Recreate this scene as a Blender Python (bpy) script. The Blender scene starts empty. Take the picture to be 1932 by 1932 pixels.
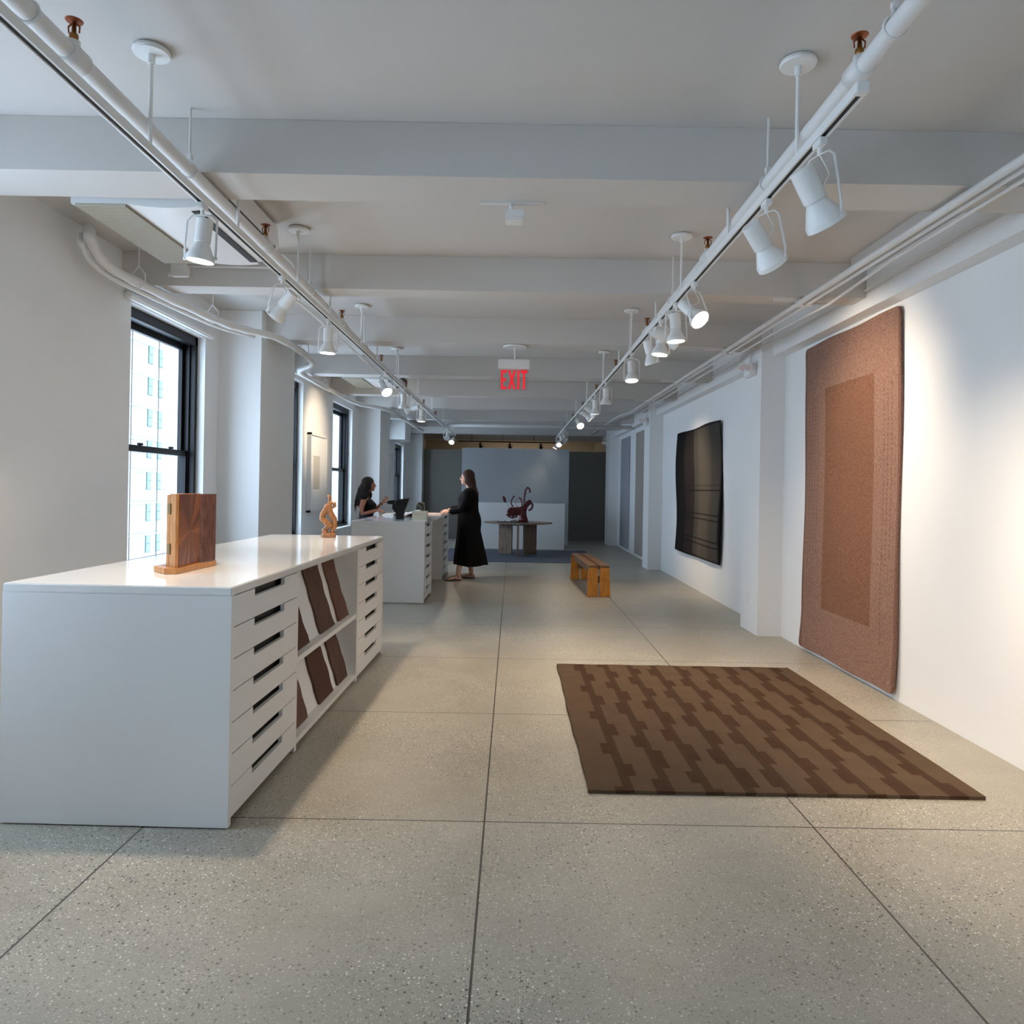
import bpy, bmesh, math, random
from mathutils import Vector, Matrix
random.seed(7)
PI = math.pi
sc = bpy.context.scene
COL = sc.collection

# ------------------------------------------------------------------ camera
cam_d = bpy.data.cameras.new('camera'); cam = bpy.data.objects.new('camera', cam_d); COL.objects.link(cam)
cam_d.sensor_width = 36.0; cam_d.lens = 1400 / 1932 * 36; cam_d.shift_y = -45 / 1932; cam_d.shift_x = -1 / 1932
cam_d.clip_start = 0.05; cam_d.clip_end = 400
cam.matrix_world = Matrix.Translation((0, 0, 1.42)) @ Matrix.Rotation(PI / 2, 4, 'X') @ Matrix.Rotation(0.0175, 4, 'Z')
sc.camera = cam

# ------------------------------------------------------------------ world, exposure
world = bpy.data.worlds.new('world'); sc.world = world; world.use_nodes = True
bgn = world.node_tree.nodes['Background']
bgn.inputs[0].default_value = (0.62, 0.77, 1.0, 1); bgn.inputs[1].default_value = 3.7
sc.view_settings.view_transform = 'Standard'; sc.view_settings.look = 'None'
sc.view_settings.gamma = 1; sc.view_settings.exposure = 1.3
sc.view_settings.use_curve_mapping = False
sc.cycles.use_denoising = True
sc.cycles.max_bounces = 12; sc.cycles.diffuse_bounces = 6; sc.cycles.glossy_bounces = 4
sc.cycles.transparent_max_bounces = 12; sc.cycles.sample_clamp_indirect = 6
sc.cycles.caustics_reflective = False; sc.cycles.caustics_refractive = False
SPOT_W = 26.0            # power of one lit track lamp
WARM = (1.0, 0.80, 0.58)

# windows in the left wall: (y0, y1, z0, z1); unseen near ones added and widened to brighten the near floor
WINS = [(-3.5, -1.9, .70, 2.76), (-1.3, 0.4, .70, 2.76), (2.1, 3.7, .70, 2.76), (5.54, 6.88, .70, 2.76), (8.76, 10.1, .70, 2.80),
        (11.78, 13.2, .70, 2.76), (15.0, 16.4, .70, 2.60), (18.0, 19.4, .70, 2.48)]

# ------------------------------------------------------------------ materials
def lin(c):
    return tuple(((v / 255) / 12.92 if v / 255 <= .04045 else ((v / 255 + .055) / 1.055) ** 2.4) for v in c)
class NT:
    def __init__(s, name):
        s.m = bpy.data.materials.new(name); s.m.use_nodes = True; s.t = s.m.node_tree
        s.b = s.t.nodes['Principled BSDF']
    def n(s, typ, **kw):
        nd = s.t.nodes.new(typ)
        for k, v in kw.items():
            if k.startswith('i_'):
                nd.inputs[int(k[2:]) if k[2:].isdigit() else k[2:].replace('_', ' ')].default_value = v
            else: setattr(nd, k, v)
        return nd
    def l(s, a, b): s.t.links.new(a, b)
    def math(s, op, a, b=None, c=None):
        nd = s.n('ShaderNodeMath', operation=op)
        for i, v in enumerate((a, b, c)):
            if v is None: continue
            if isinstance(v, (int, float)): nd.inputs[i].default_value = v
            else: s.l(v, nd.inputs[i])
        return nd.outputs[0]
    def mix(s, f, a, b):
        nd = s.n('ShaderNodeMix', data_type='RGBA')
        if isinstance(f, (int, float)): nd.inputs[0].default_value = f
        else: s.l(f, nd.inputs[0])
        for i, v in ((6, a), (7, b)):
            if isinstance(v, tuple): nd.inputs[i].default_value = (*v[:3], 1)
            else: s.l(v, nd.inputs[i])
        return nd.outputs[2]
    def coords(s, kind='Object'):
        tc = s.n('ShaderNodeTexCoord'); return tc.outputs[kind]
    def xyz(s, v=None):
        sp = s.n('ShaderNodeSeparateXYZ'); s.l(v or s.coords(), sp.inputs[0]); return sp.outputs
    def noise(s, scale, vec=None, detail=4, rough=.5):
        nd = s.n('ShaderNodeTexNoise'); nd.inputs['Scale'].default_value = scale
        nd.inputs['Detail'].default_value = detail; nd.inputs['Roughness'].default_value = rough
        s.l(vec or s.coords(), nd.inputs['Vector']); return nd.outputs['Fac']
    def bump(s, h, strength=.3, dist=.01):
        b = s.n('ShaderNodeBump'); b.inputs['Strength'].default_value = strength; b.inputs['Distance'].default_value = dist
        s.l(h, b.inputs['Height']); s.l(b.outputs[0], s.b.inputs['Normal'])
    def ramp(s, f, stops):
        r = s.n('ShaderNodeValToRGB'); s.l(f, r.inputs[0]); e = r.color_ramp.elements
        while len(e) > 1: e.remove(e[-1])
        e[0].position = stops[0][0]; e[0].color = (*stops[0][1][:3], 1)
        for p, c in stops[1:]:
            x = e.new(p); x.color = (*c[:3], 1)
        return r.outputs[0]
    def scaled(s, sx, sy, sz, v=None):
        mp = s.n('ShaderNodeMapping'); s.l(v or s.coords(), mp.inputs[0]); mp.inputs['Scale'].default_value = (sx, sy, sz)
        return mp.outputs[0]
def mat(name, col, rough=.5, metal=0, var=.04, scale=3, bump=0, bscale=60, spec=.5, coat=0):
    t = NT(name); c = tuple(col)
    f = t.noise(scale)
    lo_ = tuple(max(0, x * (1 - var)) for x in c); hi = tuple(min(1, x * (1 + var)) for x in c)
    t.l(t.mix(f, lo_, hi), t.b.inputs['Base Color'])
    t.b.inputs['Roughness'].default_value = rough; t.b.inputs['Metallic'].default_value = metal
    t.b.inputs['Specular IOR Level'].default_value = spec; t.b.inputs['Coat Weight'].default_value = coat
    if bump: t.bump(t.noise(bscale), bump, .004)
    return t.m
M = {}
M['paint'] = mat('white_wall_paint', (.80, .80, .79), .65, bump=.08, bscale=40, var=.015, spec=.3)
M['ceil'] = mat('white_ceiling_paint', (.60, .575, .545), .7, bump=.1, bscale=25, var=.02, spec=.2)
M['lacquer'] = mat('white_lacquer', (.78, .775, .765), .38, var=.01)
M['top'] = mat('white_worktop', (.82, .82, .81), .12, var=.01, coat=.3)
M['recess'] = mat('drawer_recess_shade', lin((66, 66, 65)), .7)  # dark grey stands in for shade behind drawer gaps and notches
M['pipe'] = mat('white_painted_steel', (.72, .71, .69), .38, var=.02)
M['lampw'] = mat('white_lamp_metal', (.78, .78, .76), .32, var=.01)
M['slotd'] = mat('dark_slot', lin((38, 38, 38)), .6)
M['black'] = mat('black_window_frame', lin((13, 14, 18)), .45, spec=.3)
M['brass'] = mat('brass', lin((150, 104, 52)), .35, .9)
M['copper'] = mat('copper_sprinkler', lin((150, 84, 52)), .4, .7)
M['oldbrass'] = mat('aged_brass', lin((132, 118, 84)), .4, .7)
M['steel'] = mat('bare_steel', lin((150, 150, 150)), .35, .8)
M['greyw'] = mat('mid_grey_wall_paint', lin((172, 176, 180)), .6, var=.02)
M['darkw'] = mat('charcoal_wall_paint', lin((118, 114, 107)), .6, var=.03)
M['tan'] = mat('cream_back_room_paint', lin((228, 220, 204)), .6)
M['skin1'] = mat('fair_skin', lin((224, 176, 152)), .45, var=.05, scale=12)
M['skin2'] = mat('brown_skin', lin((150, 96, 72)), .45, var=.05, scale=12)
M['blackcloth'] = mat('black_cloth', lin((18, 18, 21)), .85, var=.2, scale=14, spec=.15)
M['navy'] = mat('dark_blue_denim', lin((30, 38, 58)), .8, var=.2, scale=30)
M['lips'] = mat('lip_pink', lin((168, 88, 84)), .4)
M['eye'] = mat('eye_dark', lin((30, 24, 22)), .2)
M['leather'] = mat('dark_brown_leather', lin((54, 34, 30)), .45)
M['blackst'] = mat('black_carved_stone', lin((10, 12, 12)), .4, spec=.3, var=.25, scale=9, bump=.5, bscale=30)
M['bronze'] = mat('dark_bronze', lin((70, 68, 60)), .3, .4, var=.3, scale=14)
M['cream'] = mat('cream_card', lin((232, 224, 200)), .6)
M['white'] = mat('white_paper', (.85, .85, .84), .6)
M['darkred'] = mat('dark_red_blossom', lin((84, 12, 24)), .6, var=.35, scale=40)
M['redvase'] = mat('dark_red_glazed_vase', lin((110, 24, 26)), .25, var=.25, scale=20)
M['pink'] = mat('pale_pink_paper', lin((226, 196, 188)), .6)
M['tray'] = mat('black_tray', lin((20, 18, 20)), .35)
M['plastic'] = mat('white_plastic', (.78, .78, .77), .4)
M['stone'] = mat('pale_limestone_facade', lin((128, 120, 116)), .8, var=.10, scale=.3)
M['stone2'] = mat('pale_stone_band', lin((146, 150, 146)), .8)
M['greenglass'] = mat('pale_green_window_glass', lin((58, 100, 94)), .25)
M['greentrim'] = mat('green_window_trim', lin((24, 56, 52)), .5)
M['wire'] = mat('grey_wire', lin((96, 104, 104)), .5)

def hair_mat(name, a, b, sunlit_tip=None, ztip=0, zfall=.12):
    t = NT(name); v = t.scaled(60, 60, 6)
    f = t.noise(1.0, v, 3); c = t.mix(f, a, b)
    if sunlit_tip:
        z = t.xyz()[2]; k = t.math('MULTIPLY', t.math('SUBTRACT', ztip, z), 1 / zfall)
        k = t.math('MINIMUM', t.math('MAXIMUM', k, 0), 1); k = t.math('MULTIPLY', k, t.math('GREATER_THAN', f, .48))
        c = t.mix(k, c, sunlit_tip)
    t.l(c, t.b.inputs['Base Color']); t.b.inputs['Roughness'].default_value = .5; t.b.inputs['Specular IOR Level'].default_value = .25; t.bump(f, .8, .008)
    return t.m
M['hair1'] = hair_mat('brown_hair', lin((30, 18, 13)), lin((78, 50, 36)))
M['hair2'] = hair_mat('black_wavy_hair', lin((6, 5, 7)), lin((24, 20, 24)), lin((150, 124, 106)), 1.14)  # pale lower strands: sunlight on the hair tips painted into the colour

def wood(name, dark, light, sx=2, sy=2, sz=2, rough=.4, ring=7):
    t = NT(name); v = t.scaled(sx, sy, sz)
    n1 = t.noise(ring, v, 5, .6); n2 = t.noise(ring * 6, v, 2)
    f = t.math('ADD', t.math('MULTIPLY', n1, .75), t.math('MULTIPLY', n2, .25))
    t.l(t.ramp(f, [(.3, dark), (.5, tuple((a + b) / 2 for a, b in zip(dark, light))), (.7, light)]), t.b.inputs['Base Color'])
    t.b.inputs['Roughness'].default_value = rough
    return t.m
M['bench'] = wood('honey_oak', lin((186, 100, 24)), lin((236, 156, 56)), 3, .8, 1, .35)
M['benchtop'] = wood('brown_oak_seat', lin((112, 76, 44)), lin((150, 110, 70)), 3, .6, 3, .3)
M['table'] = wood('greyed_walnut', lin((104, 84, 68)), lin((148, 126, 108)), 3, 3, .8, .4)
M['oak'] = wood('light_oak', lin((146, 92, 46)), lin((198, 140, 82)), 12, 12, 2, .35)
M['walnut'] = wood('dark_walnut', lin((70, 44, 38)), lin((112, 78, 70)), 10, 10, 2, .2)
M['carved'] = wood('carved_honey_wood', lin((104, 62, 32)), lin((170, 118, 74)), 9, 9, 4, .25)

def sunburst():
    t = NT('sunburst_veneer'); x = t.xyz()
    yy = t.math('SUBTRACT', x[1], 0.0); zz = t.math('SUBTRACT', x[2], 0.19)
    ang = t.math('ARCTAN2', t.math('MULTIPLY', yy, 1.35), zz)
    k = t.math('FLOOR', t.math('MULTIPLY', ang, 26 / (2 * PI)))
    wn = t.n('ShaderNodeTexWhiteNoise', noise_dimensions='1D'); t.l(k, wn.inputs['W'])
    fr = t.math('FRACT', t.math('MULTIPLY', ang, 26 / (2 * PI)))
    seam = t.math('LESS_THAN', fr, .06)
    f = t.math('ADD', t.math('MULTIPLY', wn.outputs[0], .75), t.math('MULTIPLY', t.noise(60), .3))
    c = t.ramp(f, [(0, lin((74, 40, 26))), (.45, lin((112, 64, 38))), (.8, lin((140, 84, 46))), (1, lin((176, 112, 58)))])
    t.l(t.mix(t.math('MULTIPLY', seam, .6), c, lin((50, 26, 18))), t.b.inputs['Base Color'])
    t.b.inputs['Roughness'].default_value = .3
    return t.m
M['sunburst'] = sunburst()

def floor_mat():
    t = NT('polished_concrete'); co = t.coords(); x = t.xyz(co)
    big = t.noise(.55, co, 5, .6); mid = t.noise(3.0, co, 6, .65); fine = t.noise(160, co, 2)
    f = t.math('ADD', t.math('ADD', t.math('MULTIPLY', big, .5), t.math('MULTIPLY', mid, .35)), t.math('MULTIPLY', fine, .15))
    c = t.ramp(f, [(.30, lin((143, 137, 124))), (.5, lin((162, 156, 142))), (.7, lin((182, 175, 160)))])
    patch = t.ramp(t.noise(.9, co, 3), [(.35, (.25,) * 3), (.62, (1,) * 3)])
    for sc_, thr, colr, cut in ((70, .72, lin((232, 230, 222)), .26), (58, .80, lin((44, 43, 42)), .27), (130, .62, lin((214, 210, 200)), .32), (125, .74, lin((64, 61, 57)), .32), (34, .90, lin((90, 86, 82)), .18)):
        vo = t.n('ShaderNodeTexVoronoi'); vo.inputs['Scale'].default_value = sc_; t.l(co, vo.inputs['Vector'])
        sp = t.n('ShaderNodeSeparateXYZ'); t.l(vo.outputs['Color'], sp.inputs[0])
        k = t.math('MULTIPLY', t.math('GREATER_THAN', sp.outputs[0], thr), t.math('LESS_THAN', vo.outputs['Distance'], cut))
        k = t.math('MULTIPLY', k, patch)
        c = t.mix(t.math('MULTIPLY', k, .9), c, colr)
    def joint(v, off, p, w=.0045):
        fr = t.math('FRACT', t.math('ADD', t.math('DIVIDE', t.math('SUBTRACT', v, off), p), 20.5))
        return t.math('LESS_THAN', t.math('MULTIPLY', t.math('ABSOLUTE', t.math('SUBTRACT', fr, .5)), p), w)
    j = t.math('MAXIMUM', joint(x[0], -.095, 1.40, .004), joint(x[1], 3.155, 1.512, .004))
    c = t.mix(t.math('MULTIPLY', j, .9), c, lin((52, 49, 45)))
    t.l(c, t.b.inputs['Base Color'])
    r = t.math('ADD', t.math('MULTIPLY', mid, .18), .30); t.l(r, t.b.inputs['Roughness'])
    t.bump(t.math('SUBTRACT', t.math('MULTIPLY', mid, .3), j), .25, .003)
    return t.m
M['floor'] = floor_mat()

def rug_mat():
    t = NT('brown_stepped_stripe_wool'); co = t.coords(); x = t.xyz(co)
    P, S = .190, .30
    u = t.math('ADD', x[0], 2.0 * P + .5 * P); i = t.math('FLOOR', t.math('DIVIDE', u, P))
    fl = t.math('MULTIPLY', t.math('SUBTRACT', t.math('FRACT', t.math('DIVIDE', u, P)), .5), P)
    w0 = t.n('ShaderNodeTexWhiteNoise', noise_dimensions='1D'); t.l(i, w0.inputs['W'])
    v = t.math('ADD', t.math('DIVIDE', x[1], S), t.math('ADD', t.math('MULTIPLY', w0.outputs[0], 3.0), 20))
    v = t.math('ADD', v, t.math('MULTIPLY', t.noise(14, co, 2), .06))
    j = t.math('FLOOR', v); cv = t.n('ShaderNodeCombineXYZ'); t.l(i, cv.inputs[0]); t.l(j, cv.inputs[1])
    w1 = t.n('ShaderNodeTexWhiteNoise', noise_dimensions='2D'); t.l(cv.outputs[0], w1.inputs['Vector'])
    par = t.math('SUBTRACT', t.math('MULTIPLY', t.math('MODULO', j, 2.0), 2.0), 1.0)
    wob = t.math('MULTIPLY', t.math('SUBTRACT', t.noise(25, co, 2), .5), .012)
    ff = t.math('ADD', fl, wob)
    core = t.math('LESS_THAN', t.math('ABSOLUTE', ff), .024)
    half = t.math('LESS_THAN', t.math('FRACT', v), t.math('ADD', t.math('MULTIPLY', w1.outputs[0], .35), .5))
    blk = t.math('MULTIPLY', t.math('LESS_THAN', t.math('ABSOLUTE', t.math('SUBTRACT', ff, t.math('MULTIPLY', par, .030))), .034), half)
    inr = t.math('MULTIPLY', t.math('LESS_THAN', i, 11.5), t.math('GREATER_THAN', i, 2.5)) 
    n = t.noise(120, co, 3); m = t.noise(6, co, 3)
    base = t.mix(m, lin((86, 70, 56)), lin((104, 85, 68)))
    c = t.mix(t.math('MULTIPLY', core, inr), base, t.mix(m, lin((68, 51, 38)), lin((76, 58, 43))))
    c = t.mix(t.math('MULTIPLY', blk, inr), c, t.mix(m, lin((62, 44, 33)), lin((80, 57, 42))))
    c = t.mix(t.math('MULTIPLY', n, .4), c, lin((50, 38, 28)))
    t.l(c, t.b.inputs['Base Color']); t.b.inputs['Roughness'].default_value = .95; t.b.inputs['Specular IOR Level'].default_value = .1
    t.bump(t.math('ADD', n, t.math('MULTIPLY', t.math('MAXIMUM', core, blk), .6)), .9, .006)
    return t.m
M['rug'] = rug_mat()

def tapestry_mat():   # object coords: y 0..1.65 from near edge, z 0..2.69
    t = NT('rust_woven_tapestry'); co = t.coords(); x = t.xyz(co)
    n = t.noise(210, t.scaled(1, 1, .6), 3, .7); m = t.noise(2.5, co, 3)
    n = t.ramp(t.math('ADD', t.math('MULTIPLY', n, .6), t.math('MULTIPLY', t.noise(85, t.scaled(1, 1, .7), 3, .8), .4)), [(.36, (0, 0, 0)), (.64, (1, 1, 1))])
    base = t.mix(n, lin((88, 60, 52)), lin((182, 146, 128)))
    inner_c = t.mix(n, lin((82, 52, 40)), lin((158, 116, 92)))
    def rng(v, a, b): return t.math('MULTIPLY', t.math('GREATER_THAN', v, a), t.math('LESS_THAN', v, b))
    inner = t.math('MULTIPLY', rng(x[1], .37, 1.23), rng(x[2], .40, 2.28))
    c = t.mix(inner, base, inner_c)
    edge = t.math('MAXIMUM', t.math('LESS_THAN', x[1], .03), t.math('GREATER_THAN', x[1], 1.62))
    c = t.mix(t.math('MULTIPLY', edge, .5), c, lin((90, 58, 48)))
    dash = t.math('GREATER_THAN', t.math('FRACT', t.math('MULTIPLY', x[2], 28)), .35)
    fr = t.math('FRACT', t.math('MULTIPLY', x[1], 1 / .055))
    ln = t.math('MULTIPLY', t.math('LESS_THAN', fr, .12), dash)
    band = t.math('MAXIMUM', rng(x[1], .06, .26), rng(x[1], 1.33, 1.56))
    k = t.math('FLOOR', t.math('MULTIPLY', x[1], 1 / .055)); wn = t.n('ShaderNodeTexWhiteNoise', noise_dimensions='1D'); t.l(k, wn.inputs['W'])
    zl = rng(x[2], .3, 2.2); zlo = t.math('GREATER_THAN', x[2], t.math('ADD', t.math('MULTIPLY', wn.outputs[0], .7), .3))
    st = t.math('MULTIPLY', t.math('MULTIPLY', ln, band), t.math('MULTIPLY', zl, zlo))
    c = t.mix(t.math('MULTIPLY', st, .75), c, lin((70, 42, 34)))
    c = t.mix(t.math('MULTIPLY', m, .25), c, lin((120, 84, 70)))
    t.l(c, t.b.inputs['Base Color']); t.b.inputs['Roughness'].default_value = .9; t.b.inputs['Specular IOR Level'].default_value = .15
    t.bump(n, .7, .004)
    return t.m
M['tapestry'] = tapestry_mat()

def dark_textile():   # y 0..2.5 (near to far), z 0..1.85
    t = NT('charcoal_check_textile'); co = t.coords(); x = t.xyz(co)
    n = t.noise(180, co, 3); 
    yb = t.math('DIVIDE', x[1], 2.52)
    c = t.ramp(yb, [(0, lin((14, 14, 15))), (.03, lin((74, 70, 66))), (.16, lin((70, 66, 61))), (.22, lin((84, 78, 70))), (.42, lin((88, 82, 72))), (.5, lin((70, 67, 63))),
                    (.555, lin((70, 67, 63))), (.56, lin((42, 38, 37))), (.755, lin((40, 36, 36))), (.76, lin((22, 22, 23))), (1, lin((18, 18, 19)))])
    def hl(z0, w=.010): return t.math('LESS_THAN', t.math('ABSOLUTE', t.math('SUBTRACT', x[2], z0)), w)
    lines = t.math('MAXIMUM', t.math('MAXIMUM', hl(.95), t.math('MAXIMUM', hl(.62), hl(.55))), t.math('MAXIMUM', hl(.27), t.math('MAXIMUM', hl(.20), hl(1.02, .004))))
    lines = t.math('MULTIPLY', lines, t.math('LESS_THAN', x[1], 1.9))
    c = t.mix(t.math('MULTIPLY', lines, .8), c, lin((16, 15, 15)))
    edge = t.math('MAXIMUM', t.math('LESS_THAN', x[2], .03), t.math('GREATER_THAN', x[2], 1.82))
    c = t.mix(t.math('MULTIPLY', edge, .7), c, lin((12, 12, 12)))
    c = t.mix(t.math('MULTIPLY', n, .35), c, lin((24, 22, 21)))
    t.l(c, t.b.inputs['Base Color']); t.b.inputs['Roughness'].default_value = .9; t.b.inputs['Specular IOR Level'].default_value = .1
    t.bump(n, .5, .003)
    return t.m
M['darktex'] = dark_textile()

def weave(name, a, b, scale=160):
    t = NT(name); n = t.noise(scale, None, 3); t.l(t.mix(n, a, b), t.b.inputs['Base Color'])
    t.b.inputs['Roughness'].default_value = .92; t.b.inputs['Specular IOR Level'].default_value = .12; t.bump(n, .6, .004); return t.m
M['bluerug'] = weave('slate_blue_rug', lin((80, 84, 94)), lin((108, 112, 122)))
M['greytex'] = weave('grey_blue_textile', lin((138, 138, 142)), lin((172, 172, 178)))
M['tantex'] = weave('pale_taupe_textile', lin((150, 140, 132)), lin((176, 166, 156)))
M['sw_a'] = weave('brown_swatch', lin((62, 44, 38)), lin((108, 82, 72)), 140)
M['sw_b'] = wood('streaky_brown_swatch', lin((54, 36, 30)), lin((104, 76, 63)), 3, 10, 1, .85)
M['sw_c'] = weave('speckled_brown_swatch', lin((54, 36, 31)), lin((140, 108, 94)), 170)

def brick():
    t = NT('tan_brick'); b = t.n('ShaderNodeTexBrick'); mp = t.n('ShaderNodeMapping'); t.l(t.coords(), mp.inputs[0])
    mp.inputs['Rotation'].default_value = (PI / 2, 0, 0); t.l(mp.outputs[0], b.inputs['Vector'])
    b.inputs['Scale'].default_value = 4; b.inputs['Color1'].default_value = (*lin((190, 170, 160)), 1); b.inputs['Color2'].default_value = (*lin((160, 140, 132)), 1)
    b.inputs['Mortar'].default_value = (*lin((210, 205, 200)), 1); t.l(b.outputs[0], t.b.inputs['Base Color']); t.b.inputs['Roughness'].default_value = .9
    return t.m
M['brick'] = brick()
def grille():
    t = NT('perforated_cream_grille'); x = t.xyz()
    a = t.math('GREATER_THAN', t.math('FRACT', t.math('MULTIPLY', x[1], 55)), .45)
    b = t.math('GREATER_THAN', t.math('FRACT', t.math('MULTIPLY', x[0], 70)), .35)
    t.l(t.mix(t.math('MULTIPLY', a, b), lin((186, 178, 158)), lin((96, 88, 74))), t.b.inputs['Base Color']); t.b.inputs['Roughness'].default_value = .6
    return t.m
M['grille'] = grille()
def glass():
    t = NT('window_glass'); tr = t.n('ShaderNodeBsdfTransparent'); tr.inputs[0].default_value = (.94, .97, .97, 1)
    gl = t.n('ShaderNodeBsdfGlossy'); gl.inputs['Roughness'].default_value = .02
    lw = t.n('ShaderNodeLayerWeight'); lw.inputs[0].default_value = .5; mx = t.n('ShaderNodeMixShader')
    fr = t.math('ADD', t.math('MULTIPLY', t.math('POWER', lw.outputs['Facing'], 5.0), .5), .03)
    t.l(fr, mx.inputs[0]); t.l(tr.outputs[0], mx.inputs[1]); t.l(gl.outputs[0], mx.inputs[2])
    t.l(mx.outputs[0], t.t.nodes['Material Output'].inputs[0]); t.t.nodes.remove(t.b); return t.m
M['glass'] = glass()
def emis(name, col, s):
    t = NT(name); t.b.inputs['Base Color'].default_value = (*col, 1); t.b.inputs['Emission Color'].default_value = (*col, 1)
    t.b.inputs['Emission Strength'].default_value = s; return t.m
M['lit'] = emis('lit_lamp_face', (1, .93, .80), 5.0)
M['off'] = mat('unlit_lamp_face', (.5, .5, .5), .2)
M['exit'] = emis('red_exit_letters', lin((205, 16, 30)), .38)
def acrylic():
    t = NT('clear_acrylic'); tr = t.n('ShaderNodeBsdfTransparent'); tr.inputs[0].default_value = (.93, .93, .93, 1)
    gl = t.n('ShaderNodeBsdfGlossy'); gl.inputs['Roughness'].default_value = .1; mx = t.n('ShaderNodeMixShader'); mx.inputs[0].default_value = .06
    t.l(tr.outputs[0], mx.inputs[1]); t.l(gl.outputs[0], mx.inputs[2]); t.l(mx.outputs[0], t.t.nodes['Material Output'].inputs[0]); t.t.nodes.remove(t.b); return t.m
M['acrylic'] = acrylic()

# ------------------------------------------------------------------ mesh helpers
XF = {}     # empty -> its matrix
def box(bm, x0, x1, y0, y1, z0, z1, bev=0):
    r = bmesh.ops.create_cube(bm, size=1.0)
    for v in r['verts']:
        v.co = Vector(((x0 + x1) / 2 + v.co.x * (x1 - x0), (y0 + y1) / 2 + v.co.y * (y1 - y0), (z0 + z1) / 2 + v.co.z * (z1 - z0)))
    if bev:
        es = list({e for v in r['verts'] for e in v.link_edges})
        bmesh.ops.bevel(bm, geom=es, offset=bev, segments=2, affect='EDGES', clamp_overlap=True)
    return bm
def frame_of(d):
    d = d.normalized(); a = Vector((0, 0, 1)) if abs(d.z) < .9 else Vector((0, 1, 0))
    s = d.cross(a).normalized(); u = s.cross(d).normalized(); return s, u
def tube(bm, pts, rad, seg=10, flat=None, caps=True):
    pts = [Vector(p) for p in pts]; n = len(pts)
    if isinstance(rad, (int, float)): rad = [rad] * n
    rings = []; s = u = None
    for i, p in enumerate(pts):
        d = (pts[min(i + 1, n - 1)] - pts[max(i - 1, 0)])
        if d.length < 1e-9: d = Vector((0, 0, 1))
        d.normalize()
        if s is None: s, u = frame_of(d)
        else:
            s = (s - d * s.dot(d)); s = s.normalized() if s.length > 1e-6 else frame_of(d)[0]; u = s.cross(d).normalized()
        ring = []
        for k in range(seg):
            a = 2 * PI * k / seg; ring.append(bm.verts.new(p + s * math.cos(a) * rad[i] + u * math.sin(a) * rad[i] * (flat or 1)))
        rings.append(ring)
    for a, b in zip(rings, rings[1:]):
        for k in range(seg): bm.faces.new((a[k], a[(k + 1) % seg], b[(k + 1) % seg], b[k]))
    if caps: bm.faces.new(rings[0][::-1]); bm.faces.new(rings[-1])
    return bm
def ell(bm, c, r, rot=None, u=16, v=10):
    m = Matrix.Translation(c) @ (rot.to_4x4() if rot else Matrix()) @ Matrix.Diagonal((*r, 1))
    bmesh.ops.create_uvsphere(bm, u_segments=u, v_segments=v, radius=1, matrix=m); return bm
def lathe(bm, prof, m=Matrix(), seg=28, cap=True):
    rings = []
    for r, z in prof:
        rings.append([bm.verts.new(m @ Vector((r * math.cos(2 * PI * k / seg), r * math.sin(2 * PI * k / seg), z))) for k in range(seg)])
    for a, b in zip(rings, rings[1:]):
        for k in range(seg): bm.faces.new((a[k], a[(k + 1) % seg], b[(k + 1) % seg], b[k]))
    if cap: bm.faces.new(rings[0][::-1]); bm.faces.new(rings[-1])
    return bm
def prism(bm, pts, a0, a1, axis):
    """polygon pts in the two other axes, extruded from a0 to a1 along axis"""
    def P(p, a):
        return Vector((a, p[0], p[1])) if axis == 'x' else Vector((p[0], a, p[1])) if axis == 'y' else Vector((p[0], p[1], a))
    A = [bm.verts.new(P(p, a0)) for p in pts]; B = [bm.verts.new(P(p, a1)) for p in pts]; n = len(pts)
    bm.faces.new(A); bm.faces.new(B[::-1])
    for k in range(n): bm.faces.new((A[k], B[k], B[(k + 1) % n], A[(k + 1) % n]))
    return bm
def loft(bm, rings, seg=32):
    """rings: (cx, cy, z, rx, ry) or (z, front, back, halfwidth)"""
    R = []
    for r in rings:
        ring = []
        for k in range(seg):
            a = 2 * PI * k / seg
            if len(r) == 4:
                z, f, b, w = r; cx = (f + b) / 2; ring.append(bm.verts.new((cx + (f - b) / 2 * math.cos(a), w * math.sin(a), z)))
            else:
                cx, cy, z, rx, ry = r; ring.append(bm.verts.new((cx + rx * math.cos(a), cy + ry * math.sin(a), z)))
        R.append(ring)
    for a, b in zip(R, R[1:]):
        for k in range(seg): bm.faces.new((a[k], a[(k + 1) % seg], b[(k + 1) % seg], b[k]))
    bm.faces.new(R[0][::-1]); bm.faces.new(R[-1]); return bm
def B(): return bmesh.new()
def obj(name, bm, m, parent=None, smooth=False, world=False, remesh=0, sub=0, kind=None, label=None, smooth_it=0, auto=None):
    if parent is not None and world:
        bmesh.ops.transform(bm, matrix=XF[parent.name].inverted(), verts=bm.verts)
    bmesh.ops.recalc_face_normals(bm, faces=bm.faces)
    me = bpy.data.meshes.new(name); bm.to_mesh(me); bm.free()
    me.materials.append(m)
    if smooth:
        for p in me.polygons: p.use_smooth = True
    o = bpy.data.objects.new(name, me); COL.objects.link(o)
    if parent is not None: o.parent = parent
    if remesh:
        r = o.modifiers.new('remesh', 'REMESH'); r.mode = 'VOXEL'; r.voxel_size = remesh; r.use_smooth_shade = True
        if smooth_it:
            s = o.modifiers.new('smooth', 'SMOOTH'); s.iterations = smooth_it; s.factor = .5
    if sub:
        s = o.modifiers.new('sub', 'SUBSURF'); s.levels = sub; s.render_levels = sub
    if auto:
        e = o.modifiers.new('split', 'EDGE_SPLIT'); e.split_angle = math.radians(auto)
        for p in me.polygons: p.use_smooth = True
    if kind: o['kind'] = kind
    if label: o['label'] = label
    return o
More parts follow.
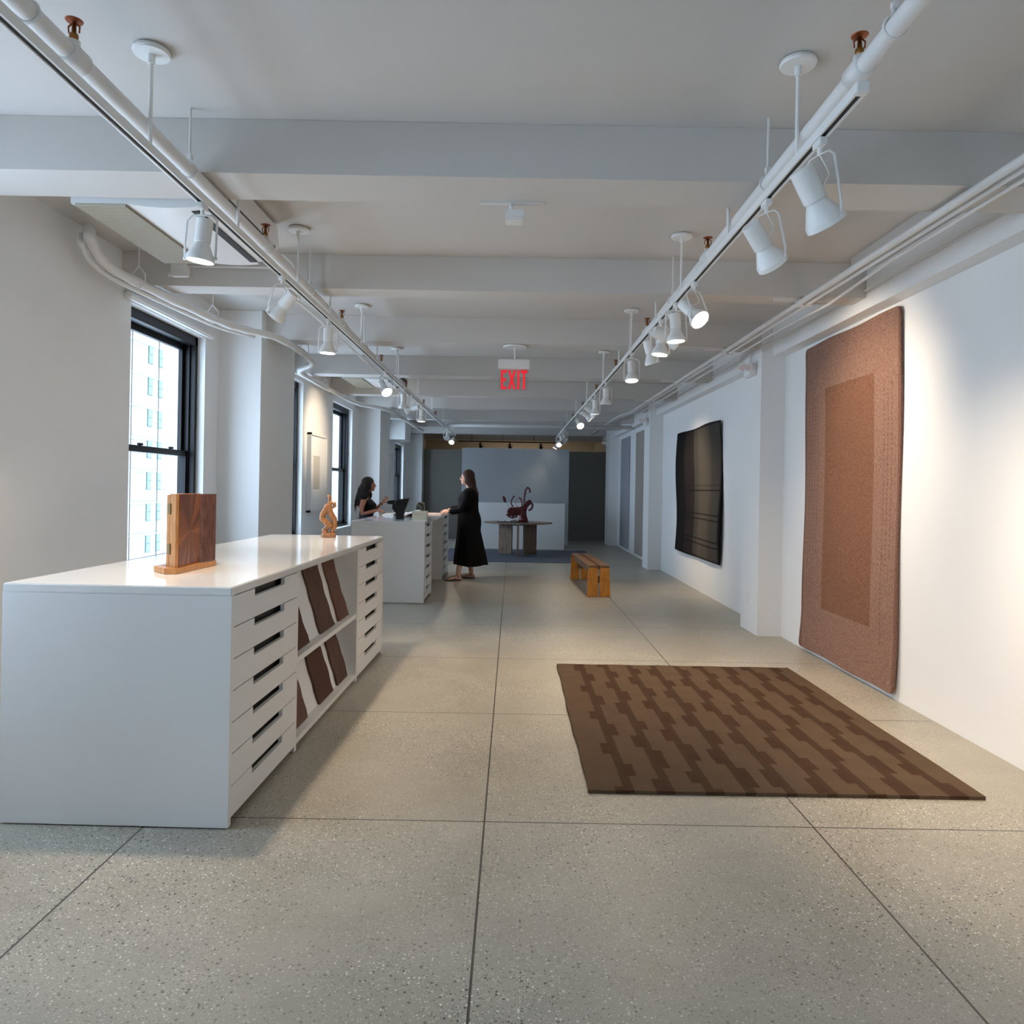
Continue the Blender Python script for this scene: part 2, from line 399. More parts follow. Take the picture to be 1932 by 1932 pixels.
def thing(name, label, cat, loc=(0, 0, 0), rz=0, group=None):
    o = bpy.data.objects.new(name, None); COL.objects.link(o); o.location = loc; o.rotation_euler = (0, 0, rz)
    o.empty_display_size = .1
    XF[o.name] = Matrix.Translation(loc) @ Matrix.Rotation(rz, 4, 'Z')
    o['label'] = label; o['category'] = cat
    if group: o['group'] = group
    return o
def tag(o, label, cat, group=None):
    o['label'] = label; o['category'] = cat
    if group: o['group'] = group
    return o
def dup(root, loc, rz=None, label=None):
    r = root.copy(); COL.objects.link(r); r.location = loc
    if rz is not None: r.rotation_euler = (0, 0, rz)
    if label: r['label'] = label
    for ch in list(root.children):
        c = ch.copy(); COL.objects.link(c); c.parent = r
        for g in list(ch.children):
            d = g.copy(); COL.objects.link(d); d.parent = c
    return r
def struct(name, bm, m, parent=None, **k):
    return obj(name, bm, m, parent, kind='structure', **k)

# ------------------------------------------------------------------ room shell
YB, YE = -4.0, 24.5
XL, XR = -2.87, 2.678
CZ = 3.10
struct('floor', box(B(), -3.21, 3.0, YB - .2, YE + .2, -.2, 0), M['floor'])
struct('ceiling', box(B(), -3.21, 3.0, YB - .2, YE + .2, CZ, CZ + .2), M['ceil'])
bm = B(); ys = [YB - .2] + [v for w in WINS for v in w[:2]] + [YE + .2]
for k in range(0, len(ys), 2): box(bm, -3.21, XL, ys[k], ys[k + 1], 0, CZ)
for (y0, y1, z0, z1) in WINS:
    box(bm, -3.21, XL, y0, y1, 0, z0); box(bm, -3.21, XL, y0, y1, z1, CZ)
struct('wall_left', bm, M['paint'])
bm = B()
for k in range(0, len(ys), 2): box(bm, -3.26, -3.212, ys[k] - (.0 if k else 0), ys[k + 1], -1.5, 4.5)
struct('wall_left_outside', bm, M['brick'])
struct('wall_right', box(B(), XR, 3.0, YB - .2, YE + .2, 0, CZ), M['paint'])
struct('wall_front', box(B(), -2.87, XR, YB - .2, YB, 0, CZ), M['paint'])
struct('wall_back', box(B(), -2.87, XR, YE, YE + .2, 0, CZ), M['tan'])
# partial height grey screens at the far end
struct('wall_charcoal', box(B(), XL, XR, 20.5, 20.62, 0, 2.46), M['darkw'])
struct('wall_grey', box(B(), -1.30, 1.43, 18.9, 19.05, 0, 2.43), M['greyw'])
# ceiling beams
n = 1
BEAMS = [(-2.6, .25), (-.6, .25), (1.2, .3), (3.42, .32), (5.40, .22), (7.34, .25), (9.54, .25), (11.6, .25), (13.45, .25), (15.7, .25), (17.7, .25), (19.7, .25), (22.2, .25)]
for y, w in BEAMS:
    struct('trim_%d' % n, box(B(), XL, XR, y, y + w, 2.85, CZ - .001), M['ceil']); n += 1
# columns
for y in (1.2, 7.34, 13.3, 18.9):
    struct('trim_%d' % n, box(B(), 2.44, XR, y - .006, y + (.53 if y < 18 else .6), 0, CZ - .002, ), M['paint']); n += 1
for y, w in ((.8, 1.05), (7.2, 1.1), (13.7, 1.05), (20.1, .38)):
    struct('trim_%d' % n, box(B(), XL, -2.46, y, y + w, 0, CZ - .002), M['paint']); n += 1
# soffit along the right wall, broken by the columns
for y0, y1 in ((1.73, 7.34), (7.87, 13.3), (13.8, 18.9), (19.5, 20.5)):
    struct('trim_%d' % n, box(B(), 2.55, XR, y0, y1, 2.766, CZ - .003), M['paint']); n += 1
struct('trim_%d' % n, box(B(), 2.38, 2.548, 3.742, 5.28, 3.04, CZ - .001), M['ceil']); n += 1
# low skirting line along right wall
struct('baseboard_right', box(B(), XR - .006, XR, 13.9, 18.8, 0, .07), M['paint'])

# windows
def window(i, y0, y1, z0, z1):
    e = bpy.data.objects.new('window_%d' % i, None); COL.objects.link(e); e['kind'] = 'structure'
    e.location = (-3.0, (y0 + y1) / 2, z0); XF[e.name] = Matrix.Translation(e.location)
    bm = B(); a, b = -3.09, -2.94; w = .05
    box(bm, a, b, y0, y0 + w, z0, z1); box(bm, a, b, y1 - w, y1, z0, z1); box(bm, a, b, y0, y1, z1 - .08, z1); box(bm, a, b, y0, y1, z0, z0 + .05)
    box(bm, -3.0, -2.985, y1 - w - .02, y1 - w, z0, z1); box(bm, -3.0, -2.985, y0 + w, y0 + w + .02, z0, z1)
    obj('window_frame', bm, M['black'], e, world=True)
    zm = 1.68; s = .045
    for nm, x0, x1, za, zb in (('upper_sash', -3.075, -3.04, zm - .02, z1 - .08), ('lower_sash', -3.03, -2.995, z0 + .05, zm + .03)):
        bm = B(); ya, yb = y0 + w, y1 - w
        box(bm, x0, x1, ya, ya + s, za, zb); box(bm, x0, x1, yb - s, yb, za, zb); box(bm, x0, x1, ya, yb, za, za + .05); box(bm, x0, x1, ya, yb, zb - .05, zb)
        sh = obj(nm, bm, M['black'], e, world=True)
        bm = B(); xc = (x0 + x1) / 2; box(bm, xc - .003, xc + .003, ya + s, yb - s, za + .05, zb - .05)
        g = obj('glass', bm, M['glass'], e, world=True)
    bm = B()
    for f in (.33, .67): tube(bm, [(-3.085, y0 + (y1 - y0) * f, z0 + .05), (-3.085, y0 + (y1 - y0) * f, z1 - .08)], .004, 6)
    obj('guard_cable', bm, M['wire'], e, world=True)
    bm = B()
    for f in (.3, .7): box(bm, -3.0, -2.975, y0 + (y1 - y0) * f - .03, y0 + (y1 - y0) * f + .03, zm + .03, zm + .05, .004)
    obj('sash_lock', bm, M['black'], e, world=True)
    obj('window_sill', box(B(), -2.95, -2.84, y0 - .0, y1 + .0, z0 - .03, z0 + .012, .004), M['paint'], e, world=True)
for i, w in enumerate(WINS): window(i + 1, *w)

# building across the street
t = thing('building', 'pale stone building with green windows seen through the nearest window', 'building', (-44, 84, -25))
obj('wall', box(B(), -50, -40, 50, 130, -25, 60), M['stone'], t, world=True)
for k in range(14):
    z = -11.2 + 3.45 * k
    obj('string_course', box(B(), -40.02, -39.85, 50, 130, z - .12, z + .12), M['stone2'], t, world=True)
for k in range(12):
    z = -9.8 + 3.45 * k
    for y in (73.6, 75.9, 81.0, 83.3, 88.4, 90.7):
        bm = B(); box(bm, -40.1, -39.96, y, y + 1.05, z, z + 2.05)
        f = obj('window', bm, M['greentrim'], t, world=True)
        bm = B(); box(bm, -39.97, -39.93, y + .08, y + .97, z + .08, z + .97); box(bm, -39.97, -39.93, y + .08, y + .97, z + 1.06, z + 1.95)
        XF[f.name] = XF[t.name]
        obj('pane', bm, M['greenglass'], f, world=True)

# window shade cassette above the near window
bm = B(); box(bm, XL, -2.815, 5.42, 6.98, 2.765, 2.815, .012)
tag(obj('shade_cassette', bm, M['paint']), 'slim white roller shade cassette fixed above the nearest window', 'window shade')

# ------------------------------------------------------------------ display counters
def drawer_front(bm, y0, y1, z0, z1, x0, x1, ny0, ny1, nh):
    prism(bm, [(y0, z0), (y1, z0), (y1, z1), (ny1, z1), (ny1, z1 - nh), (ny0, z1 - nh), (ny0, z1), (y0, z1)], x0, x1, 'x')
def counter(name, label, loc, rz, L, W, ya, yb, mid):
    """local: x 0 at the drawer face going to -W, y 0..L"""
    t = thing(name, label, 'display counter', loc, rz); H = .993; th = .035
    obj('worktop', box(B(), -W, 0, 0, L, H - .036, H, .004), M['top'], t)
    for a, b in ((0, .03), (L - .03, L)):
        obj('end_panel', box(B(), -W, -.0, a, b, 0.006, H - .0361), M['lacquer'], t)
    for y in (ya, yb):
        obj('divider', box(B(), -W + .01, -.003, y - .015, y + .015, 0.003, H - .037), M['lacquer'], t)
    for (a, b) in ((.031, ya - .016), (yb + .016, L - .031)):
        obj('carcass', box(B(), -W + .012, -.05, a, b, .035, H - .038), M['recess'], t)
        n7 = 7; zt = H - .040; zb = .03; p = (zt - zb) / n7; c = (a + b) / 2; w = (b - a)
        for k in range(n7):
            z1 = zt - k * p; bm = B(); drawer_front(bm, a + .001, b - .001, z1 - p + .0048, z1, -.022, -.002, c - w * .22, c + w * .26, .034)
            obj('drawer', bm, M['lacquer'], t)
    return t
c1 = counter('display_counter', 'long white counter nearest the camera with drawers and open swatch shelves', (-1.143, 3.04, 0), -.0175, 3.26, .95, .90, 2.32, 1)
obj('shelf', box(B(), -.42, -.008, .916, 2.304, .465, .495), M['lacquer'], c1)
obj('shelf', box(B(), -.42, -.008, .916, 2.304, .03, .06), M['lacquer'], c1)
obj('back_panel', box(B(), -.94, -.93, .916, 2.304, .03, .955), M['lacquer'], c1)
for z in (.06, .495):     # white boards the swatches lean on
    bm = B(); prism(bm, [(-.065, z + .001), (-.078, z + .001), (-.215, z + .455 - (.02 if z < .2 else 0)), (-.200, z + .455 - (.02 if z < .2 else 0))], .917, 2.303, 'y')
    obj('leaning_board', bm, M['lacquer'], c1)
# swatches
SW = [(.98, 1.29, 'sw_a'), (1.54, 1.86, 'sw_b'), (1.99, 2.26, 'sw_c')]
lab = {(0, 0): 'speckled rust brown rug swatch, nearest of the three on the lower shelf', (0, 1): 'dark brown rug swatch in the middle of the lower shelf',
       (0, 2): 'grainy walnut brown rug swatch, farthest of the three on the lower shelf', (1, 0): 'brown rug swatch, nearest of the three on the upper shelf',
       (1, 1): 'streaky dark brown rug swatch in the middle of the upper shelf', (1, 2): 'speckled brown rug swatch, farthest of the three on the upper shelf'}
mm = {(0, 0): 'sw_c', (0, 1): 'sw_a', (0, 2): 'sw_b', (1, 0): 'sw_a', (1, 1): 'sw_b', (1, 2): 'sw_c'}
cm = Matrix.Translation((-1.143, 3.04, 0)) @ Matrix.Rotation(-.0175, 4, 'Z')
for r, z in enumerate((.06, .495)):
    for k, (a, b, _) in enumerate(SW):
        bm = B(); nseg = 10; hh = .405 if r else .40; rng = random.Random(r * 5 + k); rows = []
        for q in range(nseg + 1):
            f = q / nseg; wv = .006 * math.sin(q * 1.7 + k * 2); row = []
            for (yy, s) in ((a + wv, 0), (b + wv * 1.3 + (.012 * math.sin(f * 5 + r * 2)), 0)):
                x = -.062 - .1365 * f * .9; zz = z + .003 + hh * f
                row += [bm.verts.new((x + .012, yy, zz)), bm.verts.new((x, yy, zz))]
            rows.append(row)
        for p_, q_ in zip(rows, rows[1:]):
            for i0, i1 in ((0, 2), (2, 3), (3, 1), (1, 0)): bm.faces.new((p_[i0], p_[i1], q_[i1], q_[i0]))
        for rr in (rows[0], rows[-1]): bm.faces.new((rr[0], rr[2], rr[3], rr[1]))
        o = obj('rug_swatch', bm, M[mm[(r, k)]]); o.matrix_world = cm
        tag(o, lab[(r, k)], 'rug swatch', 'rug swatches leaning on the counter shelves')
c2 = counter('display_counter', 'second white counter of drawers with an open middle, between the two women', (-1.055, 9.0, 0), 0, 3.35, .89, .86, 2.38, 0)
obj('back_panel', box(B(), -.88, -.86, .877, 2.363, .02, .955), M['lacquer'], c2)

# ------------------------------------------------------------------ rugs and hangings
def slab_grid(nu, nv, fn, th, nrm):
    """solid sheet: fn(u,v)->Vector, thickness th along nrm"""
    bm = B(); A = [[bm.verts.new(fn(i / nu, j / nv)) for j in range(nv + 1)] for i in range(nu + 1)]
    n_ = Vector(nrm) * th
    C = [[bm.verts.new(A[i][j].co + n_) for j in range(nv + 1)] for i in range(nu + 1)]
    for i in range(nu):
        for j in range(nv):
            bm.faces.new((A[i][j], A[i + 1][j], A[i + 1][j + 1], A[i][j + 1])); bm.faces.new((C[i][j], C[i][j + 1], C[i + 1][j + 1], C[i + 1][j]))
    for i in range(nu):
        for j in (0, nv): bm.faces.new((A[i][j], A[i + 1][j], C[i + 1][j], C[i][j]))
    for j in range(nv):
        for i in (0, nu): bm.faces.new((A[i][j], A[i][j + 1], C[i][j + 1], C[i][j]))
    return bm
def rugfn(u, v):
    x = u * 1.855; y = v * 2.49
    e = .003 * math.sin(y * 4) * (1 if u < .01 or u > .99 else 0) + .002 * math.sin(y * 13) * (u < .01)
    f = .005 * math.sin(x * 17) * (v > .99)
    return Vector((x + e, y + f, 0))
o = obj('area_rug', slab_grid(36, 48, rugfn, .017, (0, 0, 1)), M['rug']); o.location = (.380, 3.465, 0.001)
tag(o, 'brown area rug with darker stepped stripes lying on the concrete floor', 'rug')
o = obj('area_rug', slab_grid(4, 4, lambda u, v: Vector((u * 3.1, v * 2.85, 0)), .009, (0, 0, 1)), M['bluerug']); o.location = (-1.42, 14.2, .001)
tag(o, 'slate blue rug under the round table at the far end', 'rug')

def tapfn(u, v):
    y = u * 1.65; z = v * 2.69; r = .0
    cu = min(u, 1 - u) * 1.65; cv = min(v, 1 - v) * 2.69
    if cu < .05 and cv < .05:   # rounded corners
        dx, dz = .05 - cu, .05 - cv; L = math.hypot(dx, dz)
        if L > .05:
            k = .05 / L; sy = 1 if u < .5 else -1; sz = 1 if v < .5 else -1
            y += sy * dx * (1 - k); z += sz * dz * (1 - k)
    y += .008 * math.sin(z * 4) * (1 if u > .5 else -1) * abs(u - .5) * 2
    if u > .97 and v < .08: y += .03 * (1 - v / .08)
    if u > .97 and v > .92: y += .02 * ((v - .92) / .08)
    z += .01 * math.sin(y * 7) * abs(v - .5)
    x = .006 * math.sin(z * 3) + .02 * max(0, 1 - v / .12)
    return Vector((-x, y, z))
o = obj('tapestry', slab_grid(40, 60, tapfn, -.014, (1, 0, 0)), M['tapestry'], smooth=False); o.location = (2.668, 5.10, .04)
tag(o, 'tall rust brown woven hanging with darker inner rectangle on the right wall', 'wall hanging')
def darkfn(u, v):
    y = u * 2.52; z = v * 1.85
    y += .025 * math.sin(v * 6.2 + 1.2) * (u - .3) - .05 * math.sin(v * 5) * (1 - u)
    z += .006 * math.sin(u * 8)
    x = .02 + .018 * math.sin(v * 7 + u * 3) + .015 * math.sin(u * 9)
    return Vector((-max(.001, x), y, z))
o = obj('wall_textile', slab_grid(30, 30, darkfn, -.012, (1, 0, 0)), M['darktex'], smooth=False); o.location = (2.672, 9.43, .485)
tag(o, 'charcoal checked textile with wavy edges hung between two right columns', 'wall hanging')
o = obj('wall_textile', box(B(), 0, .012, 0, 1.35, 0, 2.60, .003), M['greytex']); o.location = (2.66, 16.95, .06)
tag(o, 'narrow grey blue hanging on the right wall beside the farthest column', 'wall hanging')
o = obj('wall_textile', box(B(), 0, .012, 0, 1.9, 0, 2.60, .003), M['tantex']); o.location = (2.66, 14.2, .06)
tag(o, 'pale taupe hanging on the right wall just behind the second column', 'wall hanging')

# ------------------------------------------------------------------ framed pictures on the left wall
def picture(label, y0, y1, z0, z1):
    t = thing('framed_picture', label, 'picture', (XL + .0, (y0 + y1) / 2, z0)); w = .03; a, b = XL + .002, XL + .06
    bm = B(); box(bm, a, b, y0, y0 + w, z0, z1); box(bm, a, b, y1 - w, y1, z0, z1); box(bm, a, b, y0, y1, z0, z0 + w); box(bm, a, b, y0, y1, z1 - w, z1)
    obj('frame', bm, M['lampw'], t, world=True)
    obj('mount', box(B(), a, a + .02, y0 + w, y1 - w, z0 + w, z1 - w), M['white'], t, world=True)
    h = z1 - z0; obj('artwork', box(B(), a + .02, a + .024, y0 + .30 * (y1 - y0), y0 + .66 * (y1 - y0), z0 + .29 * h, z0 + .72 * h), M['paperart'], t, world=True)
M['paperart'] = mat('pale_grey_print', lin((196, 192, 182)), .7)
picture('white framed pale print on the wall before the second left window', 10.32, 11.24, 1.03, 2.15)
picture('white framed picture on the wall behind the standing woman at the window', 16.45, 17.5, 1.0, 2.2)

# ------------------------------------------------------------------ pipes, tracks
def smoothpath(p, k=4):
    return p
def zr(Y): return 1.42 + (1.40 if Y < 2.2 else 1.40 - .09 * min(1, (Y - 2.2) / 6.5) - .01 * max(0, min(1, (Y - 8.7) / 4)))
def zl(Y): return 1.42 + (1.40 if Y < 4.5 else 1.40 - .10 * min(1, (Y - 4.5) / 5) )
def sprinkler_head(parent, x, y, z):
    bm = B(); tube(bm, [(x, y, z + .025), (x, y, z + .05), (x, y, z + .055), (x, y, z + .09)], [.014, .014, .008, .006], 10)
    h = obj('sprinkler_head', bm, M['brass'], parent, world=True, smooth=True)
    XF[h.name] = XF[parent.name]
    bm = B(); lathe(bm, [(.004, .0), (.026, .003), (.028, .006), (.004, .008)], Matrix.Translation((x, y, z + .09)), 16)
    tube(bm, [(x - .017, y, z + .055), (x - .019, y, z + .075), (x, y, z + .092)], .003, 6); tube(bm, [(x + .017, y, z + .055), (x + .019, y, z + .075), (x, y, z + .092)], .003, 6)
    obj('deflector', bm, M['copper'], h, world=True)
def pipe_run(label, xs, zf, y0, y1, end=None):
    t = thing('sprinkler_pipe', label, 'pipe', (xs, y0, 2.8)); R = .030
    pts = [(xs, y0 + (y1 - y0) * k / 14, zf(y0 + (y1 - y0) * k / 14)) for k in range(15)] + (end or [])
    obj('pipe', tube(B(), pts, R, 20), M['pipe'], t, world=True, smooth=True)
    for y in (2.45, 4.35, 6.3, 8.2, 10.1, 12.1, 14.0):
        if y > y1: break
        z = zf(y)
        bm = B(); tube(bm, [(xs, y - .05, z), (xs, y - .047, z), (xs, y + .047, z), (xs, y + .05, z)], [.030, .038, .038, .030], 20)
        tube(bm, [(xs, y, z + .02), (xs, y, z + .05)], .02, 14)
        obj('tee_fitting', bm, M['pipe'], t, world=True, smooth=True)
        sprinkler_head(t, xs, y, z + .022)
    for y in (2.22, 3.33, 5.30, 7.25, 9.42, 11.5, 13.3):
        if y > y1: break
        z = zf(y); bm = B(); tube(bm, [(xs, y, z + .05), (xs, y, CZ)], .006, 8)
        pts = [(xs, y, z + .075)] + [(xs + .034 * math.sin(a), y, z + .034 * -math.cos(a)) for a in [PI - .25 - (2 * PI - .5) * q / 14 for q in range(15)]] + [(xs, y, z + .075)]
        tube(bm, pts, .005, 6); box(bm, xs - .012, xs + .012, y - .01, y + .01, z + .05, z + .075, .003)
        obj('pipe_hanger', bm, M['pipe'], t, world=True)
    return t
YC = 16.0
pipe_run('thick white sprinkler pipe hung above the right track rail', 1.12, zr, -3.9, 15.8)
lend = [(-1.474, 15.75, 2.755), (-1.46, 15.93, 2.763), (-1.40, YC, 2.765)]
pipe_run('thick white sprinkler pipe hung above the left track rail', -1.474, zl, -3.9, 15.4, lend)
t = thing('cross_pipe', 'white pipe crossing the ceiling from side to side at the far end', 'pipe', (0, YC, 2.7))
obj('pipe', tube(B(), [(-1.40, YC, 2.765), (0, YC, 2.765), (2.60, YC, 2.765)], .042, 18), M['pipe'], t, world=True, smooth=True)
for x in (-.9, .6, 1.9):
    obj('pipe_hanger', tube(B(), [(x, YC, 2.80), (x, YC, CZ)], .006, 8), M['pipe'], t, world=True)

def track(label, x, y0, y1, zt=2.685):
    t = thing('track_rail', label, 'track light rail', (x, y0, zt)); bm = B()
    prism(bm, [(x - .018, zt), (x - .018, zt + .034), (x + .018, zt + .034), (x + .018, zt), (x + .010, zt), (x + .010, zt + .022), (x - .010, zt + .022), (x - .010, zt)], y0, y1, 'y')
    obj('rail', bm, M['lampw'], t, world=True)
    obj('conductor_slot', box(B(), x - .0098, x + .0098, y0 + .01, y1 - .01, zt + .006, zt + .0215), M['slotd'], t, world=True)
    obj('end_cap', box(B(), x - .02, x + .02, y0 - .03, y0, zt - .002, zt + .036, .003), M['lampw'], t, world=True)
    for y in (-1.1, .9, 2.88, 4.86, 6.9, 9.0, 11.0, 13.0, 15.0, 17.0):
        if not y0 < y < y1: continue
        bm = B(); lathe(bm, [(.05, -.001), (.066, -.004), (.070, -.016), (.066, -.024), (.02, -.025)], Matrix.Translation((x, y, CZ)), 28)
        obj('canopy', bm, M['lampw'], t, world=True, auto=40)
        bm = B(); tube(bm, [(x, y, zt + .034), (x, y, CZ - .02)], .0075, 10); tube(bm, [(x, y, CZ - .06), (x, y, CZ - .024)], .014, 12)
        obj('suspension_rod', bm, M['lampw'], t, world=True)
    for y in (3.80, 5.72, 7.7):
        if not y0 < y < y1: continue
        obj('suspension_rod', tube(B(), [(x, y, zt + .034), (x, y, CZ)], .008, 8), M['lampw'], t, world=True)
    return t
track('white track rail with lamps on the right, hung on rods from round canopies', 1.08, 2.36, 19.3)
track('white track rail with lamps on the left, hung on rods from round canopies', -1.43, -1.5, 18.3)
o = obj('conduit', tube(B(), [(-1.51, 4.9, 2.67), (-1.51, 5.2, 2.69), (-1.51, 8.6, 2.675), (-1.48, 9.0, 2.70), (-1.50, 9.4, 2.66), (-1.50, 10.4, 2.665)], .010, 8), M['pipe'], smooth=True)
tag(o, 'thin white conduit running beside the left track rail', 'conduit')

# insulated pipe hugging the window wall
P0 = [(-2.62, 4.55, 2.90), (-2.66, 4.62, 2.99), (-2.72, 4.72, 2.98), (-2.72, 4.80, 2.88), (-2.68, 4.95, 2.82), (-2.62, 5.2, 2.80), (-2.56, 6.1, 2.80), (-2.50, 6.5, 2.80), (-2.38, 6.75, 2.80), (-2.22, 6.95, 2.80), (-2.20, 7.7, 2.79), (-2.22, 8.2, 2.78),
      (-2.32, 8.45, 2.78), (-2.58, 8.85, 2.79), (-2.67, 9.3, 2.80), (-2.67, 12.0, 2.80), (-2.60, 12.6, 2.79), (-2.34, 13.0, 2.79), (-2.26, 13.5, 2.79), (-2.22, 14.6, 2.78), (-2.2, 19.0, 2.77)]
t = thing('insulated_pipe', 'lagged white pipe bending along the window wall and around the left column', 'pipe', (-2.6, 4.6, 2.8))
bm = B(); pp = []
for a, b in zip(P0, P0[1:]):
    for k in range(4): pp.append(Vector(a).lerp(Vector(b), k / 4))
for _ in range(3):
    pp = [pp[0]] + [(pp[i - 1] + pp[i] * 2 + pp[i + 1]) / 4 for i in range(1, len(pp) - 1)] + [pp[-1]]
tube(bm, pp, [.034 + .004 * math.sin(i * 2.1) for i in range(len(pp))], 16)
obj('pipe', bm, M['pipe'], t, world=True, smooth=True)
bm = B(); p2 = [(p + Vector((-.045, -.02, -.035))) for p in pp[:34]]; tube(bm, p2, .018, 10)
obj('pipe', bm, M['pipe'], t, world=True, smooth=True)
for y, x in ((5.15, -2.62), (6.25, -2.55), (7.75, -2.2), (10.5, -2.67), (14.2, -2.23)):
    bm = B(); z = 2.80; tube(bm, [(x, y, 2.9), (x, y, CZ)], .004, 6)
    tube(bm, [(x, y, 2.92), (x - .045, y, 2.86), (x - .045, y, 2.79), (x, y, 2.757), (x + .045, y, 2.79), (x + .045, y, 2.86), (x, y, 2.92)], .005, 6)
    obj('pipe_hanger', bm, M['pipe'], t, world=True)

# conduits along the right side
def tubes(name, label, cat, runs, m='pipe', loc=None):
    t = thing(name, label, cat, loc or runs[0][0][0])
    for pts, r, nm in runs: obj(nm, tube(B(), pts, r, 12), M[m], t, world=True, smooth=True)
    return t
tubes('conduit', 'thick white conduit under the beams, outermost of the three on the right', 'conduit', [([(2.09, 1.6, 2.82), (2.09, 6, 2.82), (2.10, 13.2, 2.82), (2.0, 14.2, 2.829), (1.98, 19.0, 2.829)], .020, 'pipe')])
tubes('conduit', 'thinner white conduit running just below the thick one on the right', 'conduit', [([(2.15, 1.6, 2.815), (2.15, 8, 2.81), (2.15, 13.2, 2.815), (2.06, 14.6, 2.83), (2.05, 19.0, 2.83)], .012, 'pipe')])
tubes('conduit', 'thin wavy white conduit nearest the right wall soffit', 'conduit', [([(2.22, 1.6, 2.815), (2.22, 4.4, 2.81), (2.28, 5.4, 2.80), (2.24, 6.2, 2.80), (2.24, 9, 2.80), (2.24, 13.2, 2.80)], .010, 'pipe')])
tubes('conduit', 'thin conduit clipped to the face of the right soffit', 'conduit', [([(2.54, 1.8, 2.90), (2.54, 6.6, 2.90), (2.43, 7.2, 2.86), (2.42, 7.4, 2.86), (2.42, 7.9, 2.86), (2.53, 8.3, 2.89), (2.53, 13.2, 2.89)], .007, 'pipe')])
for i, y in enumerate((5.42, 7.38, 9.58, 11.64)):
    bm = B(); box(bm, 1.9, 2.35, y + .02, y + .06, 2.832, 2.85); 
    for x in (2.09, 2.15): box(bm, x - .026, x + .026, y + .025, y + .055, 2.79, 2.833, .004)
    tag(obj('strut_bracket', bm, M['pipe']), ('white bracket carrying the right conduits under the %s beam' % ('second', 'third', 'fourth', 'fifth')[i]), 'bracket', 'brackets carrying the right conduits')

# ------------------------------------------------------------------ track lamps
HOUS = [(.034, -.19), (.036, -.188), (.036, -.085), (.030, -.084), (.032, -.080), (.060, -.022), (.062, -.018), (.062, .0), (.058, .0), (.056, -.010), (.02, -.012)]
def lamp(label, x, y, aim, lit=True, zt=2.685, power=None, black=False, size=72, s=1.0, dz=.25):
    t = thing('track_lamp', label, 'track light', (x, y, zt), group='lamps on the track rails')
    w = M['black'] if black else M['lampw']
    a = Vector(aim).normalized()
    bm = B(); box(bm, -.014, .014, -.035, .035, -.026, 0.0, .003); tube(bm, [(0, 0, -.026), (0, 0, -.05)], .009, 10)
    obj('adapter', bm, w, t)
    # pivot of the housing
    piv = Vector((0, 0, -dz + .06)) ; q = Vector((0, 0, 1)).rotation_difference(a).to_matrix()
    face = piv + a * .07
    m4 = Matrix.Translation(face) @ q.to_4x4()
    h = obj('housing', lathe(B(), [(r * s, z * s) for r, z in HOUS], m4, 26), w, t, auto=35)
    obj('lens', lathe(B(), [(.001, -.006), (.054 * s, -.006), (.054 * s, -.003), (.001, -.003)], m4, 26), M['lit'] if lit else M['off'], t)
    # yoke
    side = a.cross(Vector((0, 0, 1)))
    side = side.normalized() if side.length > .2 else Vector((1, 0, 0))
    rim = face + a * (-.012)
    bm = B(); pts = [rim + side * .069, rim + side * .071 + Vector((0, 0, .05)), Vector((0, 0, -.075)) + side * .068, Vector((0, 0, -.053)) + side * .045, Vector((0, 0, -.05)),
                     Vector((0, 0, -.053)) - side * .045, Vector((0, 0, -.075)) - side * .068, rim - side * .071 + Vector((0, 0, .05)), rim - side * .069]
    tube(bm, pts, .0055, 8, flat=.5)
    for sg in (1, -1): tube(bm, [rim + side * .058 * sg, rim + side * .076 * sg], .007, 8)
    obj('yoke', bm, w, t, smooth=True)
    cen = m4 @ Vector((0, 0, -.12))
    bm = B(); tube(bm, [Vector((.0, 0, -.05)), Vector((.03, .01, -.09)), Vector((.035, .0, -.12)), cen + side * .036], .003, 6)
    obj('cord', bm, w, t, smooth=True)
    if lit:
        ld = bpy.data.lights.new('lamp_light', 'SPOT'); ld.energy = (SPOT_W if power is None else power) * 1.35; ld.color = WARM
        ld.spot_size = math.radians(size); ld.spot_blend = .9; ld.shadow_soft_size = .045
        lo = bpy.data.objects.new('lamp_light', ld); COL.objects.link(lo); lo.parent = t
        lo.matrix_local = Matrix.Translation(face + a * .012) @ Vector((0, 0, -1)).rotation_difference(a).to_matrix().to_4x4()
    return t
L = -1.43; R_ = 1.08
lamp('lit lamp over the nearest counter, closest to the camera on the left rail', L, 3.37, (-.12, .02, -1), power=34, size=125)
lamp('lamp turned to the window wall between the first two lit lamps of the left rail', L, 4.53, (-.68, .25, -.7), lit=False)
lamp('lit lamp pointing straight down over the wooden figure', L, 5.67, (-.02, .0, -1), power=32, size=110)
lamp('lit lamp on the left rail turned towards the camera', L, 8.2, (.45, -.55, -.65), power=14)
lamp('unlit lamp pointing down just behind the tilted lit lamp on the left rail', L, 9.6, (.0, .1, -1), lit=False)
lamp('lamp aimed at the white framed print from the left rail', L, 10.3, (-1.44, .42, -.36), lit=True, power=34, size=64)
lamp('lit lamp pointing down over the second counter', L, 11.5, (.0, .0, -1), power=22, size=100)
lamp('unlit lamp seen face on just past the cross pipe on the left', L, 16.0, (.0, -.7, -.6), lit=False, dz=.24)
lamp('farthest lit lamp on the left rail', L, 17.3, (-.1, -.8, -.5), power=6)
lamp('large white lamp nearest the camera on the right rail, aimed at the wall hanging', R_, 2.66, (.52, .22, -.78), lit=True, power=40, size=80, s=1.15, dz=.30)
lamp('second white lamp on the right rail, aimed at the wall hanging', R_, 3.22, (.60, .34, -.70), lit=True, power=40, size=80, s=1.1, dz=.28)
